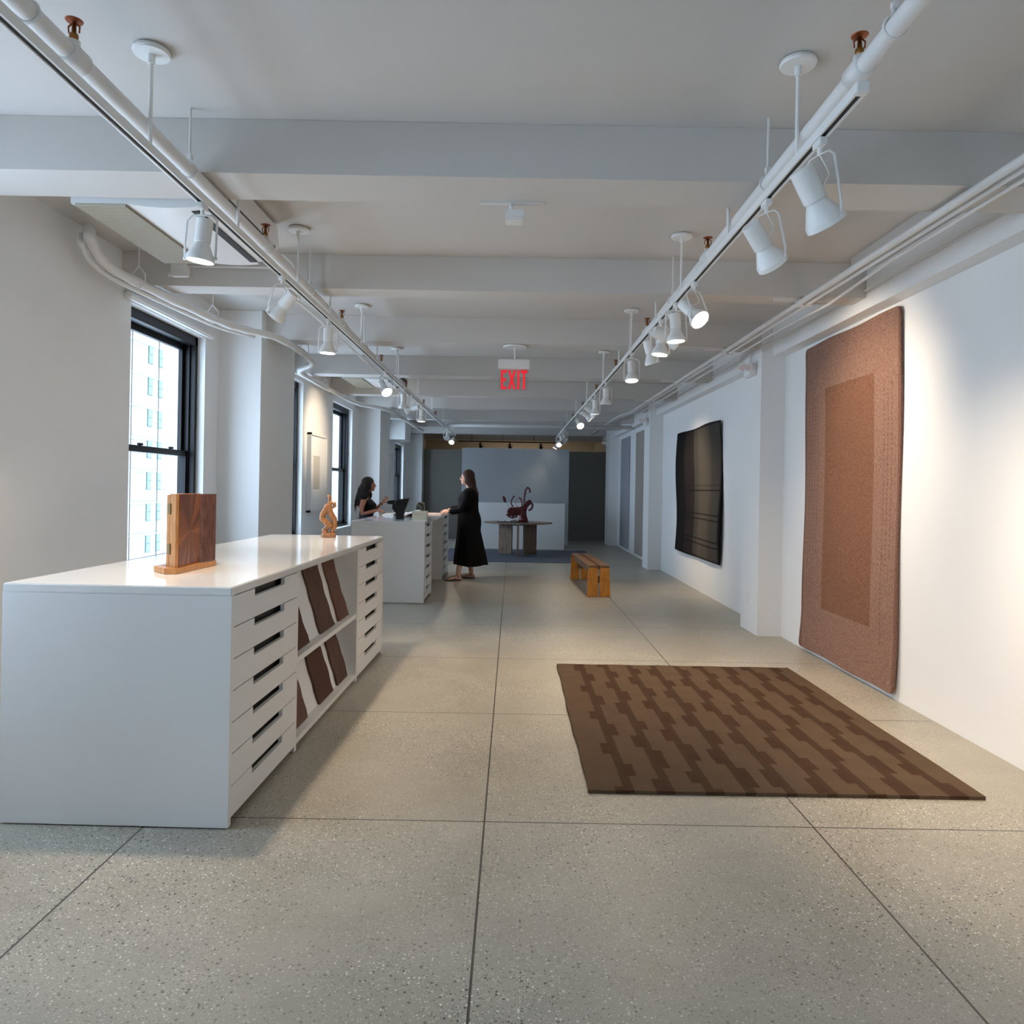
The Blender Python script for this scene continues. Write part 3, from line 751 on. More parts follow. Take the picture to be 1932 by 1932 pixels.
lamp('bright lit lamp facing the camera in the cluster on the right rail', R_, 4.50, (.42, -.62, -.66), power=16)
lamp('lit lamp pointing down, second in the cluster on the right rail', R_, 5.00, (.05, -.05, -1), power=22, size=115)
lamp('lamp turned to the wall hanging within the cluster on the right rail', R_, 5.22, (.85, .15, -.32), lit=True, power=44, size=84)
lamp('lit lamp pointing down, lowest in the cluster on the right rail', R_, 5.50, (-.12, -.05, -1), power=24, size=115)
lamp('lamp seen edge on at the far side of the cluster on the right rail', R_, 5.90, (.28, .12, -.95), power=22, size=110)
lamp('lone lit lamp in front of the exit sign level on the right rail', R_, 6.85, (.0, -.22, -.97), power=18, size=110)
lamp('unlit flared lamp between the lone lit lamp and the far group', R_, 8.75, (.0, .05, -1), lit=False)
lamp('lit lamp pointing down, first of the far group on the right rail', R_, 9.9, (.0, .08, -1), power=22, size=110)
lamp('lit lamp aimed at the charcoal textile, nearest of the two tilted ones', R_, 10.3, (.8, .12, -.6), power=20, size=85)
lamp('lit lamp aimed at the charcoal textile, farther of the two tilted ones', R_, 10.9, (.8, -.05, -.6), power=20, size=85)
lamp('lit lamp facing the camera just before the cross pipe on the right rail', R_, 12.2, (.2, -.75, -.55), power=10)
lamp('unlit lamp seen face on just past the cross pipe on the right', R_, 15.7, (.0, -.75, -.55), lit=False)
lamp('unlit lamp behind the face on one beyond the cross pipe', R_, 16.4, (.15, -.6, -.6), lit=False)
lamp('farthest lit lamp facing the camera on the right rail', R_, 17.6, (.0, -.8, -.5), power=6)
lamp('last lamp on the right rail, pointing down and left', R_, 18.6, (-.5, .0, -.8), lit=True, power=4)
# black rail in the back room
t = thing('black_track_rail', 'thin black track rail above the grey screen wall at the far end', 'track light rail', (-.4, 21.5, 2.75))
obj('rail', box(B(), -1.6, 1.3, 21.48, 21.52, 2.74, 2.77), M['black'], t, world=True)
for x in (-1.2, -.3, .6, 1.2): obj('suspension_rod', tube(B(), [(x, 21.5, 2.77), (x, 21.5, CZ)], .006, 6), M['black'], t, world=True)
for i, x in enumerate((-.95, -.1, .8)):
    lamp(('small black lamp, leftmost on the black rail', 'small black lamp, middle of the black rail', 'small black lamp, rightmost on the black rail')[i], x, 21.5, (.1, .8, -.5), True, 2.74, 14, True, 100, .8, .16)

# ------------------------------------------------------------------ ceiling air conditioners
def aircon(label, yf, ln):
    t = thing('ceiling_air_conditioner', label, 'air conditioner', (-1.9, yf - ln, 2.84)); y0, y1 = yf - ln, yf; z0 = 2.845
    obj('intake_grille', box(B(), -2.28, -2.02, y0, y1, z0 - .01, z0 + .004), M['grille'], t, world=True)
    bm = B(); prof = [(-2.30, z0 + .003), (-2.02, z0 + .003)]
    for k in range(9):
        f = k / 8; prof.append((-2.02 + .44 * f, z0 + .004 - .018 * math.sin(PI * f)))
    prof += [(-1.56, z0 + .03), (-1.54, z0 + .12), (-1.55, CZ - .02), (-2.30, CZ - .02)]
    prism(bm, prof, y0, y1, 'y'); obj('casing', bm, M['plastic'], t, world=True, auto=30)
    obj('louver_slot', box(B(), -1.70, -1.655, y0 + .05, y1 - .06, z0 - .012, z0 - .001), M['slotd'], t, world=True)
    bm = B(); box(bm, -1.552, -1.545, y0 + .04, y1 - .05, z0 + .045, z0 + .105); obj('louver_slot', bm, M['slotd'], t, world=True)
    obj('rating_plate', box(B(), -1.66, -1.58, y1 - .045, y1 - .015, z0 - .010, z0 - .001, .001), M['steel'], t, world=True)
    return t
aircon('white ceiling air conditioner with cream grille between the first two beams', 4.80, .98)
aircon('farther white ceiling air conditioner between the fourth and fifth beams', 10.75, .9)
t = thing('duct_box', 'white boxed duct hanging above the farthest left window', 'duct box', (-2.4, 17.4, 2.5))
obj('casing', box(B(), -2.80, -2.42, 16.6, 17.5, 2.47, 2.93, .01), M['plastic'], t, world=True)
bm = B(); box(bm, -2.80, -2.42, 16.55, 16.6, 2.93, 2.96); box(bm, -2.82, -2.79, 16.55, 16.6, 2.6, 2.96)
obj('bracket', bm, M['slotd'], t, world=True)
for x in (-2.75, -2.47): obj('suspension_rod', tube(B(), [(x, 17, 2.93), (x, 17, CZ)], .006, 6), M['pipe'], t, world=True)
# electrical box on the second beam
t = thing('junction_box', 'small white junction box on the face of the second beam near the left pipe', 'junction box', (-2.15, 5.36, 2.9))
obj('housing', box(B(), -2.49, -2.37, 5.34, 5.40, 2.905, 2.995, .006), M['plastic'], t, world=True)
obj('cover', box(B(), -2.50, -2.36, 5.325, 5.345, 2.90, 2.92, .002), M['plastic'], t, world=True)
o = obj('conduit', tube(B(), [(-2.36, 5.37, 2.985), (-2.0, 5.37, 2.985), (-1.75, 5.37, 2.985), (-1.66, 5.37, 3.03)], .009, 8), M['pipe'], smooth=True)
tag(o, 'thin white conduit along the second beam from the junction box', 'conduit')
t = thing('cable_loop', 'white flexible cable hanging in an arc beside the second beam', 'cable', (-1.1, 5.2, 2.9))
obj('cable', tube(B(), [(-1.72, 5.3, 3.06), (-1.66, 5.3, 3.05), (-1.60, 5.3, 3.0), (-1.575, 5.3, 2.93), (-1.57, 5.3, 2.86), (-1.56, 5.3, 2.80), (-1.545, 5.3, 2.74)], .011, 8), M['pipe'], t, world=True, smooth=True)

# ------------------------------------------------------------------ exit sign
t = thing('exit_sign', 'exit sign with red letters hanging from the third beam', 'exit sign', (0, 7.46, 2.85))
obj('canopy', lathe(B(), [(.06, 0), (.118, -.004), (.122, -.012), (.118, -.020), (.02, -.022)], Matrix.Translation((0, 7.46, 2.85)), 32), M['lampw'], t, world=True, auto=40)
obj('stem', tube(B(), [(0, 7.46, 2.70), (0, 7.46, 2.83)], .010, 12), M['lampw'], t, world=True)
obj('housing', box(B(), -.165, .150, 7.40, 7.52, 2.613, 2.705, .004), M['steelw'] if 'steelw' in M else M['pipe'], t, world=True)
obj('panel', box(B(), -.155, .140, 7.455, 7.463, 2.395, 2.613), M['acrylic'], t, world=True)
bm = B(); ya, yb, zb, zt = 7.449, 7.4545, 2.413, 2.603; st = .021; hs = .026; zm = (zb + zt) / 2
x = -.135; box(bm, x, x + st, ya, yb, zb, zt)                              # E
for z0, w_ in ((zb, .056), (zm - hs / 2, .050), (zt - hs, .056)): box(bm, x + st, x + w_, ya, yb, z0, z0 + hs)
x = -.065; w_ = .078                                                        # X
prism(bm, [(x, zb), (x + .023, zb), (x + w_ / 2, zm - .026), (x + w_ - .023, zb), (x + w_, zb), (x + w_ / 2 + .013, zm), (x + w_, zt), (x + w_ - .023, zt), (x + w_ / 2, zm + .026), (x + .023, zt), (x, zt), (x + w_ / 2 - .013, zm)], ya, yb, 'y')
box(bm, .029, .029 + st, ya, yb, zb, zt)                                     # I
box(bm, .064, .128, ya, yb, zt - hs, zt); box(bm, .0855, .1065, ya, yb, zb, zt - hs)   # T
obj('lettering', bm, M['exit'], t, world=True)

# ceiling hook box
t = thing('ceiling_sensor', 'small white sensor box on a thin plate under the first beam', 'sensor', (0, 3.7, 2.85))
obj('plate', box(B(), -.19, .135, 3.705, 3.735, 2.842, 2.85), M['pipe'], t, world=True)
obj('stem', tube(B(), [(-.03, 3.72, 2.80), (-.03, 3.72, 2.842)], .012, 14), M['lampw'], t, world=True, smooth=True)
obj('housing', box(B(), -.058, .036, 3.68, 3.76, 2.765, 2.805, .004), M['lampw'], t, world=True)
obj('cover', box(B(), -.058, .03, 3.675, 3.765, 2.752, 2.763, .003), M['lampw'], t, world=True)

# emergency lights
def emergency(label, y, z=2.66):
    t = thing('emergency_light', label, 'emergency light', (2.44, y, z)); x = 2.44
    obj('housing', box(B(), x - .065, x - .001, y - .02, y + .20, z - .06, z + .07, .008), M['plastic'], t, world=True)
    obj('conduit', tube(B(), [(x - .03, y + .1, z + .07), (x - .03, y + .1, 2.86)], .014, 10), M['pipe'], t, world=True)
    for k in (0, 1):
        c = Vector((x - .085 - .055 * k, y - .035 + .03 * k, z + .02 - .0 * k)); a = Vector((-.5, -.8, -.35)).normalized()
        m4 = Matrix.Translation(c) @ Vector((0, 0, 1)).rotation_difference(a).to_matrix().to_4x4()
        h = obj('lamp_head', lathe(B(), [(.012, -.05), (.026, -.03), (.040, 0), (.040, .014), (.034, .016), (.006, .012)], m4, 20), M['plastic'], t, world=True, auto=40)
        XF[h.name] = XF[t.name]
        obj('lens', lathe(B(), [(.002, .013), (.033, .016), (.033, .018), (.002, .02)], m4, 20), M['pinkglass'], h, world=True)
M['pinkglass'] = mat('rose_tinted_lens', lin((206, 190, 188)), .15)
emergency('white emergency light with two lamp heads on the nearest right column', 7.50)
emergency('white emergency light with two lamp heads on the second right column', 13.42)
emergency('white emergency light with two lamp heads on the farthest right column', 18.95, 2.60)
t = thing('wall_outlet', 'white blank outlet plate low on the nearest right column', 'outlet', (2.44, 7.65, .32))
obj('plate', box(B(), 2.432, 2.44, 7.61, 7.69, .27, .39, .003), M['plastic'], t, world=True)
obj('socket', box(B(), 2.430, 2.433, 7.63, 7.67, .29, .37, .001), M['lacquer'], t, world=True)

# ------------------------------------------------------------------ reception desk, round table, bench
t = thing('reception_desk', 'low white desk front standing before the grey screen wall', 'desk', (.2, 17.4, 0))
obj('front_panel', box(B(), -.92, 1.235, 17.40, 17.45, .11, 1.075, .003), M['lacquer'], t, world=True)
obj('side_panel', box(B(), 1.19, 1.235, 17.451, 18.3, 0.0, 1.074), M['lacquer'], t, world=True)
obj('side_panel', box(B(), -.92, -.875, 17.451, 18.3, 0.0, 1.074), M['lacquer'], t, world=True)
obj('plinth', box(B(), -.92, 1.235, 17.41, 17.45, 0.0, .108), M['lacquer'], t, world=True)

TX, TY = .13, 15.80
t = thing('round_table', 'faceted round walnut table on three board legs standing on the blue rug', 'table', (TX, TY, 0.010))
bm = B(); pts = [(TX + .735 * math.cos(2 * PI * k / 8), TY + .62 * math.sin(2 * PI * k / 8)) for k in range(8)]
prism(bm, pts, .672, .705, 'z'); bmesh.ops.bevel(bm, geom=list(bm.edges), offset=.008, segments=2, affect='EDGES')
obj('tabletop', bm, M['table'], t, world=True)
for a in (-PI / 2, PI / 6, 5 * PI / 6):
    d = Vector((math.cos(a), math.sin(a), 0)); s = Vector((-d.y, d.x, 0)) * .020
    p = [Vector((TX, TY, 0)) + d * .14 - s, Vector((TX, TY, 0)) + d * .46 - s, Vector((TX, TY, 0)) + d * .46 + s, Vector((TX, TY, 0)) + d * .14 + s]
    bm = B(); prism(bm, [(q.x, q.y) for q in p], .0105, .671, 'z'); obj('leg', bm, M['table'], t, world=True)
bm = B(); lathe(bm, [(.30, .64), (.30, .671)], Matrix.Translation((TX, TY, 0)), 24); obj('brace', bm, M['tray'], t, world=True)
tz = .7055
t = thing('tray', 'flat black tray lying on the round table under the vase', 'tray', (.0, 15.6, tz))
obj('base', box(B(), -.30, .34, 15.42, 15.78, tz, tz + .014, .004), M['tray'], t, world=True)
bm = B(); box(bm, -.30, .34, 15.42, 15.425, tz + .014, tz + .02); box(bm, -.30, .34, 15.775, 15.78, tz + .014, tz + .02); obj('rim', bm, M['tray'], t, world=True)
tag(obj('card_stack', box(B(), -.28, -.16, 15.47, 15.57, tz + .0145, tz + .032), M['white']), 'small stack of white cards at the left end of the black tray', 'cards')
tag(obj('card_stack', box(B(), -.135, -.03, 15.47, 15.57, tz + .0145, tz + .034), M['white']), 'small stack of white cards beside the printed block on the black tray', 'cards')
t = thing('printed_block', 'small white block with dark print standing on the black tray', 'sign', (.05, 15.5, tz + .0145))
obj('block', box(B(), .005, .115, 15.47, 15.50, tz + .0145, tz + .066, .002), M['cream'], t, world=True)
bm = B()
for k in range(4): box(bm, .018 + k * .022, .034 + k * .022, 15.4682, 15.4699, tz + .022 + (k % 2) * .006, tz + .052)
obj('print', bm, M['tray'], t, world=True)

# vase with dark red amaranth
VX, VY, VZ = .235, 15.62, tz + .0145
t = thing('flower_arrangement', 'dark red trailing blossoms in a dark red vase on the round table', 'flowers', (VX, VY, VZ))
obj('vase', lathe(B(), [(.05, 0), (.105, .004), (.098, .05), (.075, .12), (.068, .20), (.072, .255), (.066, .255), (.05, .2)], Matrix.Translation((VX, VY, VZ)), 28), M['redvase'], t, world=True, smooth=True)
def frond(pts, r0, r1, blob=True, dens=1.0):
    bm = B(); P = [Vector(p) for p in pts]; Q = []
    for a, b in zip(P, P[1:]):
        for k in range(6): Q.append(a.lerp(b, k / 6))
    Q.append(P[-1])
    for _ in range(2): Q = [Q[0]] + [(Q[i - 1] + Q[i] * 2 + Q[i + 1]) / 4 for i in range(1, len(Q) - 1)] + [Q[-1]]
    tube(bm, Q, .004, 6)
    if blob:
        nq = len(Q)
        for i, q in enumerate(Q):
            r = (r0 + (r1 - r0) * i / nq) * 1.3
            for _ in range(max(1, int(3 * dens))):
                o_ = Vector((random.uniform(-1, 1), random.uniform(-1, 1), random.uniform(-1, 1))) * r * .6
                bmesh.ops.create_icosphere(bm, subdivisions=1, radius=r * random.uniform(.55, .95), matrix=Matrix.Translation(q + o_))
    obj('blossom_stem', bm, M['darkred'], t, world=True)
v = lambda x, z, y=0: (VX + x, VY + y, VZ + z)
frond([v(.02, .22), v(.02, .34), v(.02, .50), v(.04, .66), v(.085, .72), v(.135, .69), v(.13, .62)], .016, .012)
frond([v(.0, .22), v(-.02, .30), v(-.03, .40), v(-.06, .49), v(-.10, .50)], .014, .010)
frond([v(-.05, .22), v(-.21, .29), v(-.26, .37), v(-.25, .45), v(-.21, .52), v(-.19, .53)], .012, .010)
frond([v(-.02, .24), v(-.18, .36), v(-.15, .45), v(-.10, .47)], .003, .003, False)
frond([v(-.05, .22), v(-.30, .30), v(-.38, .42), v(-.40, .45)], .003, .003, False)
frond([v(-.39, .42), v(-.40, .47), v(-.42, .50)], .020, .018, dens=1.4)
frond([v(.04, .24), v(.10, .36), v(.14, .40), v(.20, .36), v(.18, .28), v(.12, .24)], .020, .014)
frond([v(.03, .24), v(.06, .38), v(.12, .44), v(.16, .42)], .022, .014)
for k in range(11):
    x = -.03 - .027 * k; frond([v(.02 - .02 * k, .24, -.02), v(x, .29 - .004 * k, .02 * math.sin(k)), v(x - .02, .15 - .002 * k, .02)], .030, .022, dens=1.3)
frond([v(-.10, .18), v(-.14, .10), v(-.22, .08), v(-.28, .09), v(-.31, .14)], .014, .012)
for k in range(6):
    frond([v(.01, .26, .03 * math.cos(k)), v(.04 * math.sin(k * 2) , .20, -.06), v(.03 * math.cos(k * 1.7), .06, -.085)], .026, .014)

bx = thing('bench', 'honey oak slatted bench with two plank seat on the concrete floor', 'bench', (1.165, 9.82, 0), .042)
# local: y along the bench, x across
for s in (-1, 1):
    x0, x1 = (-.138, -.012) if s < 0 else (.012, .138)
    obj('seat_plank', box(B(), x0, x1, 0, 1.88, .385, .415, .005), M['benchtop'], bx)
for y0 in (.0, 1.842):
    for s in (-1, 1):
        bm = B(); prism(bm, [(s * .010 + s * .003, .003), (s * .155, .003), (s * .138, .384), (s * .013, .384)], y0, y0 + .038, 'y')
        obj('leg', bm, M['bench'], bx)
    obj('stretcher', box(B(), -.05, .05, y0 + .039 if y0 < 1 else y0 - .03, y0 + .069 if y0 < 1 else y0 - .001, .18, .27), M['benchtop'], bx)
for s in (-1, 1): obj('apron', box(B(), s * .10 - .012, s * .10 + .012, .039, 1.841, .31, .384), M['benchtop'], bx)

# ------------------------------------------------------------------ things on the counters
H = .9935
t = thing('folding_wooden_case', 'hinged wooden case with sunburst veneer standing on the nearest counter', 'wooden case', (-1.575, 3.60, H), .035)
def vprism(name, pts, z0, z1, m, par, bev=0):
    bm = B(); prism(bm, pts, z0, z1, 'z'); return obj(name, bm, M[m], par)
vprism('base', [(-.13, -.06), (-.035, -.165), (.02, -.16), (.045, .12), (.06, .23), (.03, .27), (-.05, .20), (-.12, .05)], .001, .026, 'oak', t)
vprism('back_door', [(-.075, -.055), (-.052, -.080), (.0, .10), (-.03, .12)], .026, .366, 'oak', t)
vprism('front_door', [(-.050, -.082), (.0, -.135), (.012, -.130), (.012, .135), (-.002, .135)], .026, .372, 'oak', t)
o = obj('sunburst_veneer', box(B(), .0122, .0145, -.128, .115, .030, .370), M['sunburst'], t)
vprism('side_door', [(.0125, .120), (.030, .130), (.060, .215), (.045, .225), (-.002, .137)], .030, .370, 'walnut', t)
d = Vector((.05, -.053, 0)).normalized()
for z in (.085, .275):
    for k, off in enumerate((-.006, .010)):
        c = Vector((-.051, -.084, 0)) + d * off
        bm = B(); s_ = d * .007; nn = Vector((-d.y * -1, d.x * -1, 0)); nn = Vector((-.7, -.7, 0)) * .003
        p = [c - s_, c + s_, c + s_ + nn, c - s_ + nn]; prism(bm, [(q.x, q.y) for q in p], z, z + .05, 'z')
        obj('hinge', bm, M['oldbrass'], t)

t = thing('wooden_figure', 'small carved honey wood figure on a round base on the nearest counter', 'sculpture', (-1.49, 6.04, H))
obj('base', lathe(B(), [(.001, .0005), (.058, .0005), (.062, .006), (.060, .03), (.05, .036), (.001, .036)], Matrix.Diagonal((1, .8, 1, 1)), 28), M['carved'], t, auto=40)
bm = B(); s = .0044  # one pixel-sized unit in the photo is about this long
def f(x, z, y=0): return (x, y, z)
tube(bm, [f(-.02, .03), f(-.035, .06), f(.0, .09), f(.025, .10)], [.03, .024, .02, .02], 12)
tube(bm, [f(.03, .03), f(.03, .055), f(.05, .09), f(.052, .115)], [.022, .018, .020, .018], 12)
tube(bm, [f(.022, .085, -.01), f(-.012, .115, -.012), f(-.052, .150, -.005), f(-.05, .185), f(-.025, .225), f(-.008, .265)], [.020, .024, .026, .026, .026, .024], 14)
tube(bm, [f(.052, .11), f(.04, .15), f(.012, .20), f(.0, .245), f(-.005, .27)], [.020, .027, .024, .024, .024], 14)
tube(bm, [f(-.01, .262), f(.02, .283), f(.043, .275), f(.045, .255), f(.03, .243), f(.012, .235)], [.016, .016, .017, .016, .010, .009], 12)
tube(bm, [f(-.015, .26), f(-.035, .255), f(-.04, .245)], [.014, .008, .006], 10)
tube(bm, [f(.002, .27), f(.004, .30), f(.004, .32), f(.0, .343)], [.014, .013, .015, .013], 12)
tube(bm, [f(.0, .338), f(-.013, .345), f(-.016, .335)], [.009, .006, .004], 8)
obj('figure', bm, M['carved'], t, remesh=.0028, smooth_it=4)

t = thing('black_sculpture', 'black carved stone head shaped sculpture on the second counter', 'sculpture', (-1.44, 9.55, H))
bm = B()
def hull(pts):
    vs = [bm.verts.new(p) for p in pts]; bmesh.ops.convex_hull(bm, input=vs)
hull([(x, y, z) for x, z in ((-.05, .0005), (.055, .0005), (.045, .09), (-.055, .09)) for y in (-.045, .045)])
hull([(x, y, z) for x, z in ((-.055, .085), (.055, .075), (.066, .13), (.07, .19), (-.095, .19), (-.10, .14)) for y in (-.055, .055)])
hull([(x, y, z) for x, z in ((-.15, .192), (-.178, .214), (-.15, .238), (-.03, .252), (-.03, .194)) for y in (-.045, .045)])
hull([(x, y, z) for x, z in ((.065, .12), (.118, .272), (-.04, .256), (-.06, .19), (.0, .12)) for y in (-.052, .052)])
obj('stone', bm, M['blackst'], t, remesh=.006, smooth_it=5)

t = thing('dark_sculpture', 'small dark bronze sculpture behind the cream box on the second counter', 'sculpture', (-1.36, 11.0, H))
bm = B(); hull([(x, y, z) for x, z in ((-.055, .0005), (.055, .0005), (.066, .10), (.055, .18), (.01, .20), (-.045, .185), (-.065, .10)) for y in (-.05, .05)])
tube(bm, [(-.03, -.06, .185), (.02, -.06, .14), (.05, -.06, .06)], [.012, .016, .012], 8)
obj('bronze', bm, M['bronze'], t, remesh=.006, smooth_it=6)
t = thing('cream_box', 'cream lidded box near the front edge of the second counter', 'box', (-1.21, 9.75, H))
obj('body', box(B(), -.095, .095, -.06, .09, .0005, .062, .003), M['cream'], t)
obj('lid', box(B(), -.097, .097, -.062, .092, .063, .105, .003), M['cream'], t)
t = thing('open_book', 'open book propped beside the black sculpture on the second counter', 'book', (-1.45, 10.35, H), .3)
bm = B(); prism(bm, [(-.14, .001), (.16, .09), (.16, .098), (-.14, .012)], -.10, .12, 'y'); obj('page_block', bm, M['white'], t)
obj('cover', box(B(), -.15, .17, -.11, .13, 0, .004), M['tray'], t)
bm = B(); prism(bm, [(.0, .004), (.15, .004), (.15, .086), (.0, .040)], -.09, .11, 'y'); obj('stand', bm, M['leather'], t)
t = thing('magazine', 'open magazine with black and white pages at the window side of the second counter', 'magazine', (-1.72, 10.75, H), .2)
bm = B(); prism(bm, [(-.15, .001), (0, .001), (.0, .012), (-.03, .03), (-.10, .028), (-.15, .010)], -.11, .11, 'y'); obj('left_page', bm, M['white'], t)
bm = B(); prism(bm, [(.001, .001), (.15, .001), (.15, .012), (.09, .034), (.03, .030), (.001, .012)], -.11, .11, 'y'); obj('right_page', bm, M['slotd'], t)
tag(obj('paper_sheet', box(B(), -1.40, -1.10, 11.35, 11.75, H + .0005, H + .012), M['pink']), 'pale pink sheet pile beside the hands on the second counter', 'paper')
tag(obj('paper_sheet', box(B(), -1.80, -1.45, 11.3, 11.75, H + .0005, H + .012), M['white']), 'white sheet pile behind the dark sculpture on the second counter', 'paper')

# ------------------------------------------------------------------ people
def V3(p): return Vector(p)
def hand(bm, w, d, n_, thumb, curl=.35, sc_=1.0):
    w, d, n_ = V3(w), V3(d).normalized(), V3(n_).normalized()
    n_ = (n_ - d * n_.dot(d)).normalized(); l = d.cross(n_).normalized() * thumb
    rot = Matrix((d, l, n_)).transposed()
    ell(bm, w + d * .048 * sc_, (.052 * sc_, .037 * sc_, .016 * sc_), rot, 14, 10)
    for i in range(4):
        b = w + d * (.080 - abs(i - 1.3) * .004) * sc_ + l * (.027 - .018 * i) * sc_
        ln = (.068, .077, .071, .056)[i] * sc_; pts = [b - d * .02 * sc_]; a = curl * .4; p = b.copy(); pts.append(p.copy())
        for sg in (.45, .32, .23):
            dd = d * math.cos(a) + n_ * math.sin(a) + l * (.10 - .07 * i) * .6; p = p + dd.normalized() * ln * sg; pts.append(p.copy()); a += curl + .06 * i
        tube(bm, pts, [.0085 * sc_, .0088 * sc_, .0082 * sc_, .0076 * sc_, .0062 * sc_], 8)
    b = w + d * .022 * sc_ + l * .022 * sc_
    td = (d * .62 + l * .62 + n_ * .35).normalized(); t2 = (d * .85 + l * .2 + n_ * .45).normalized()
    tube(bm, [b, b + td * .034 * sc_, b + td * .034 * sc_ + t2 * .026 * sc_, b + td * .034 * sc_ + t2 * .045 * sc_], [.013 * sc_, .011 * sc_, .0095 * sc_, .007 * sc_], 8)
def head(bm, c, k=1.0, tilt=0):
    """face looks to local +x; c = centre of the skull"""
    c = V3(c); E = lambda dx, dy, dz, rx, ry, rz: ell(bm, c + Vector((dx, dy, dz)) * k, (rx * k, ry * k, rz * k))
    E(-.008, 0, .025, .094, .074, .088); E(.028, 0, -.020, .062, .062, .080); E(.045, 0, -.068, .042, .042, .040)
    E(.072, 0, -.088, .018, .020, .016)                                   # chin
    tube(bm, [c + Vector((.086, 0, .012)) * k, c + Vector((.100, 0, -.008)) * k, c + Vector((.110, 0, -.026)) * k, c + Vector((.088, 0, -.034)) * k], [.010 * k, .011 * k, .0125 * k, .010 * k], 8)  # nose
    E(.080, 0, .022, .012, .044, .010)                                     # brow
    E(.083, 0, -.052, .012, .022, .007); E(.082, 0, -.062, .011, .019, .007)
    for s in (-1, 1):
        E(.062, .030 * s, -.030, .022, .020, .024); E(-.004, .074 * s, -.010, .018, .010, .030)
def faceparts(par, c, k):
    c = V3(c)
    for s in (-1, 1):
        bm = B(); ell(bm, c + Vector((.0815, .030 * s, .000)) * k, (.011 * k, .014 * k, .0085 * k)); obj('eye', bm, M['eye'], par, smooth=True)
    bm = B(); ell(bm, c + Vector((.0905, 0, -.0525)) * k, (.007 * k, .019 * k, .0045 * k)); ell(bm, c + Vector((.0885, 0, -.0615)) * k, (.007 * k, .016 * k, .005 * k)); obj('lips', bm, M['lips'], par, smooth=True)

# --- woman in the black dress (faces the counter, -X)
w1 = thing('person', 'woman with long brown hair in a black dress and sandals leaning hands on the counter', 'person', (-.68, 11.48, 0), PI)
bm = B(); hc = (.025, 0, 1.565); head(bm, hc, .98)
tube(bm, [(.0, 0, 1.50), (-.012, 0, 1.44), (-.02, 0, 1.36)], [.052, .050, .065], 14)
loft(bm, [(.78, .11, -.13, .15), (.9, .12, -.14, .17), (1.05, .10, -.10, .125), (1.2, .12, -.11, .15), (1.32, .08, -.10, .17), (1.39, .03, -.07, .10)], 20)
LA = [(0, .175, 1.335), (.03, .215, 1.21), (.085, .225, 1.085), (.18, .19, 1.06), (.275, .14, 1.045)]
RA = [(0, -.175, 1.335), (.04, -.215, 1.21), (.10, -.215, 1.10), (.20, -.13, 1.075), (.31, -.03, 1.065)]
for A in (LA, RA): tube(bm, A, [.048, .042, .036, .030, .024], 12)
hand(bm, (.275, .14, 1.045), (.95, -.30, .05), (-.1, -.5, -.6), 1, .45, 1.0)
hand(bm, (.305, -.02, 1.060), (.95, .25, -.10), (-.1, .4, -.9), -1, .40, 1.0)
for (ank, hip, s) in (((.126, .18, .085), (.03, .10, .80), 1), ((-.055, -.17, .085), (-.02, -.09, .80), -1)):
    a = V3(ank); h = V3(hip); kn = a.lerp(h, .52) + Vector((.02, 0, 0)); cf = a.lerp(kn, .68) + Vector((-.018, 0, 0))
    tube(bm, [h, kn, cf, a.lerp(kn, .2), a, a + Vector((0, 0, -.04))], [.060, .040, .052, .038, .034, .032], 14)
    tdir = Vector((.96, .26 if s > 0 else .02, 0)).normalized(); sd = Vector((-tdir.y, tdir.x, 0))
    heel = a + Vector((0, 0, -.055)) - tdir * .025; 
    ell(bm, heel, (.034, .030, .028)); tube(bm, [heel + Vector((0, 0, .01)), heel + tdir * .08 + Vector((0, 0, .012)), heel + tdir * .15 + Vector((0, 0, -.004)), heel + tdir * .185 + Vector((0, 0, -.012))], [.030, .032, .034, .024], 12, flat=.6)
    for q in range(5):
        b = heel + tdir * (.180 - .006 * q) + sd * s * (-.026 + .0135 * q) + Vector((0, 0, -.012)); tube(bm, [b, b + tdir * (.034 - .004 * q)], [.0095 - .0008 * q, .008 - .0008 * q], 8)
obj('body', bm, M['skin1'], w1, remesh=.0052, smooth_it=3)
faceparts(w1, hc, .98)
bm = B(); rings = [(.226, .207, -.325, .27), (.36, .20, -.30, .26), (.5, .188, -.262, .24), (.66, .172, -.225, .22), (.76, .165, -.20, .21), (.883, .163, -.208, .205), (.96, .158, -.198, .19), (1.05, .152, -.165, .168),
      (1.14, .155, -.155, .165), (1.25, .162, -.160, .178), (1.32, .13, -.148, .195), (1.365, .085, -.125, .17), (1.40, .05, -.095, .115), (1.415, .035, -.08, .075)]
seg = 48; Rg = []
for z, fr, bk, hw in rings:
    ring = []
    for k in range(seg):
        a = 2 * PI * k / seg; fold = 1 + (.045 * max(0, (.85 - z) / .6)) * math.sin(a * 9 + 1) ; cx = (fr + bk) / 2
        ring.append(bm.verts.new((cx + (fr - bk) / 2 * math.cos(a) * fold, hw * math.sin(a) * fold, z + .012 * math.sin(a * 3) * (z < .3))))
    Rg.append(ring)
for a, b in zip(Rg, Rg[1:]):
    for k in range(seg): bm.faces.new((a[k], a[(k + 1) % seg], b[(k + 1) % seg], b[k]))
bm.faces.new(Rg[0][::-1]); bm.faces.new(Rg[-1])
for A in (LA, RA):
    P = [V3(p) for p in A]; tube(bm, [P[0] + Vector((0, -.04 if P[0].y > 0 else .04, .0)), P[0], P[1], P[2], P[3], P[3].lerp(P[4], .72)], [.06, .072, .066, .060, .054, .050], 16)
obj('dress', bm, M['blackcloth'], w1, remesh=.008, smooth_it=3)
bm = B(); c = V3(hc)
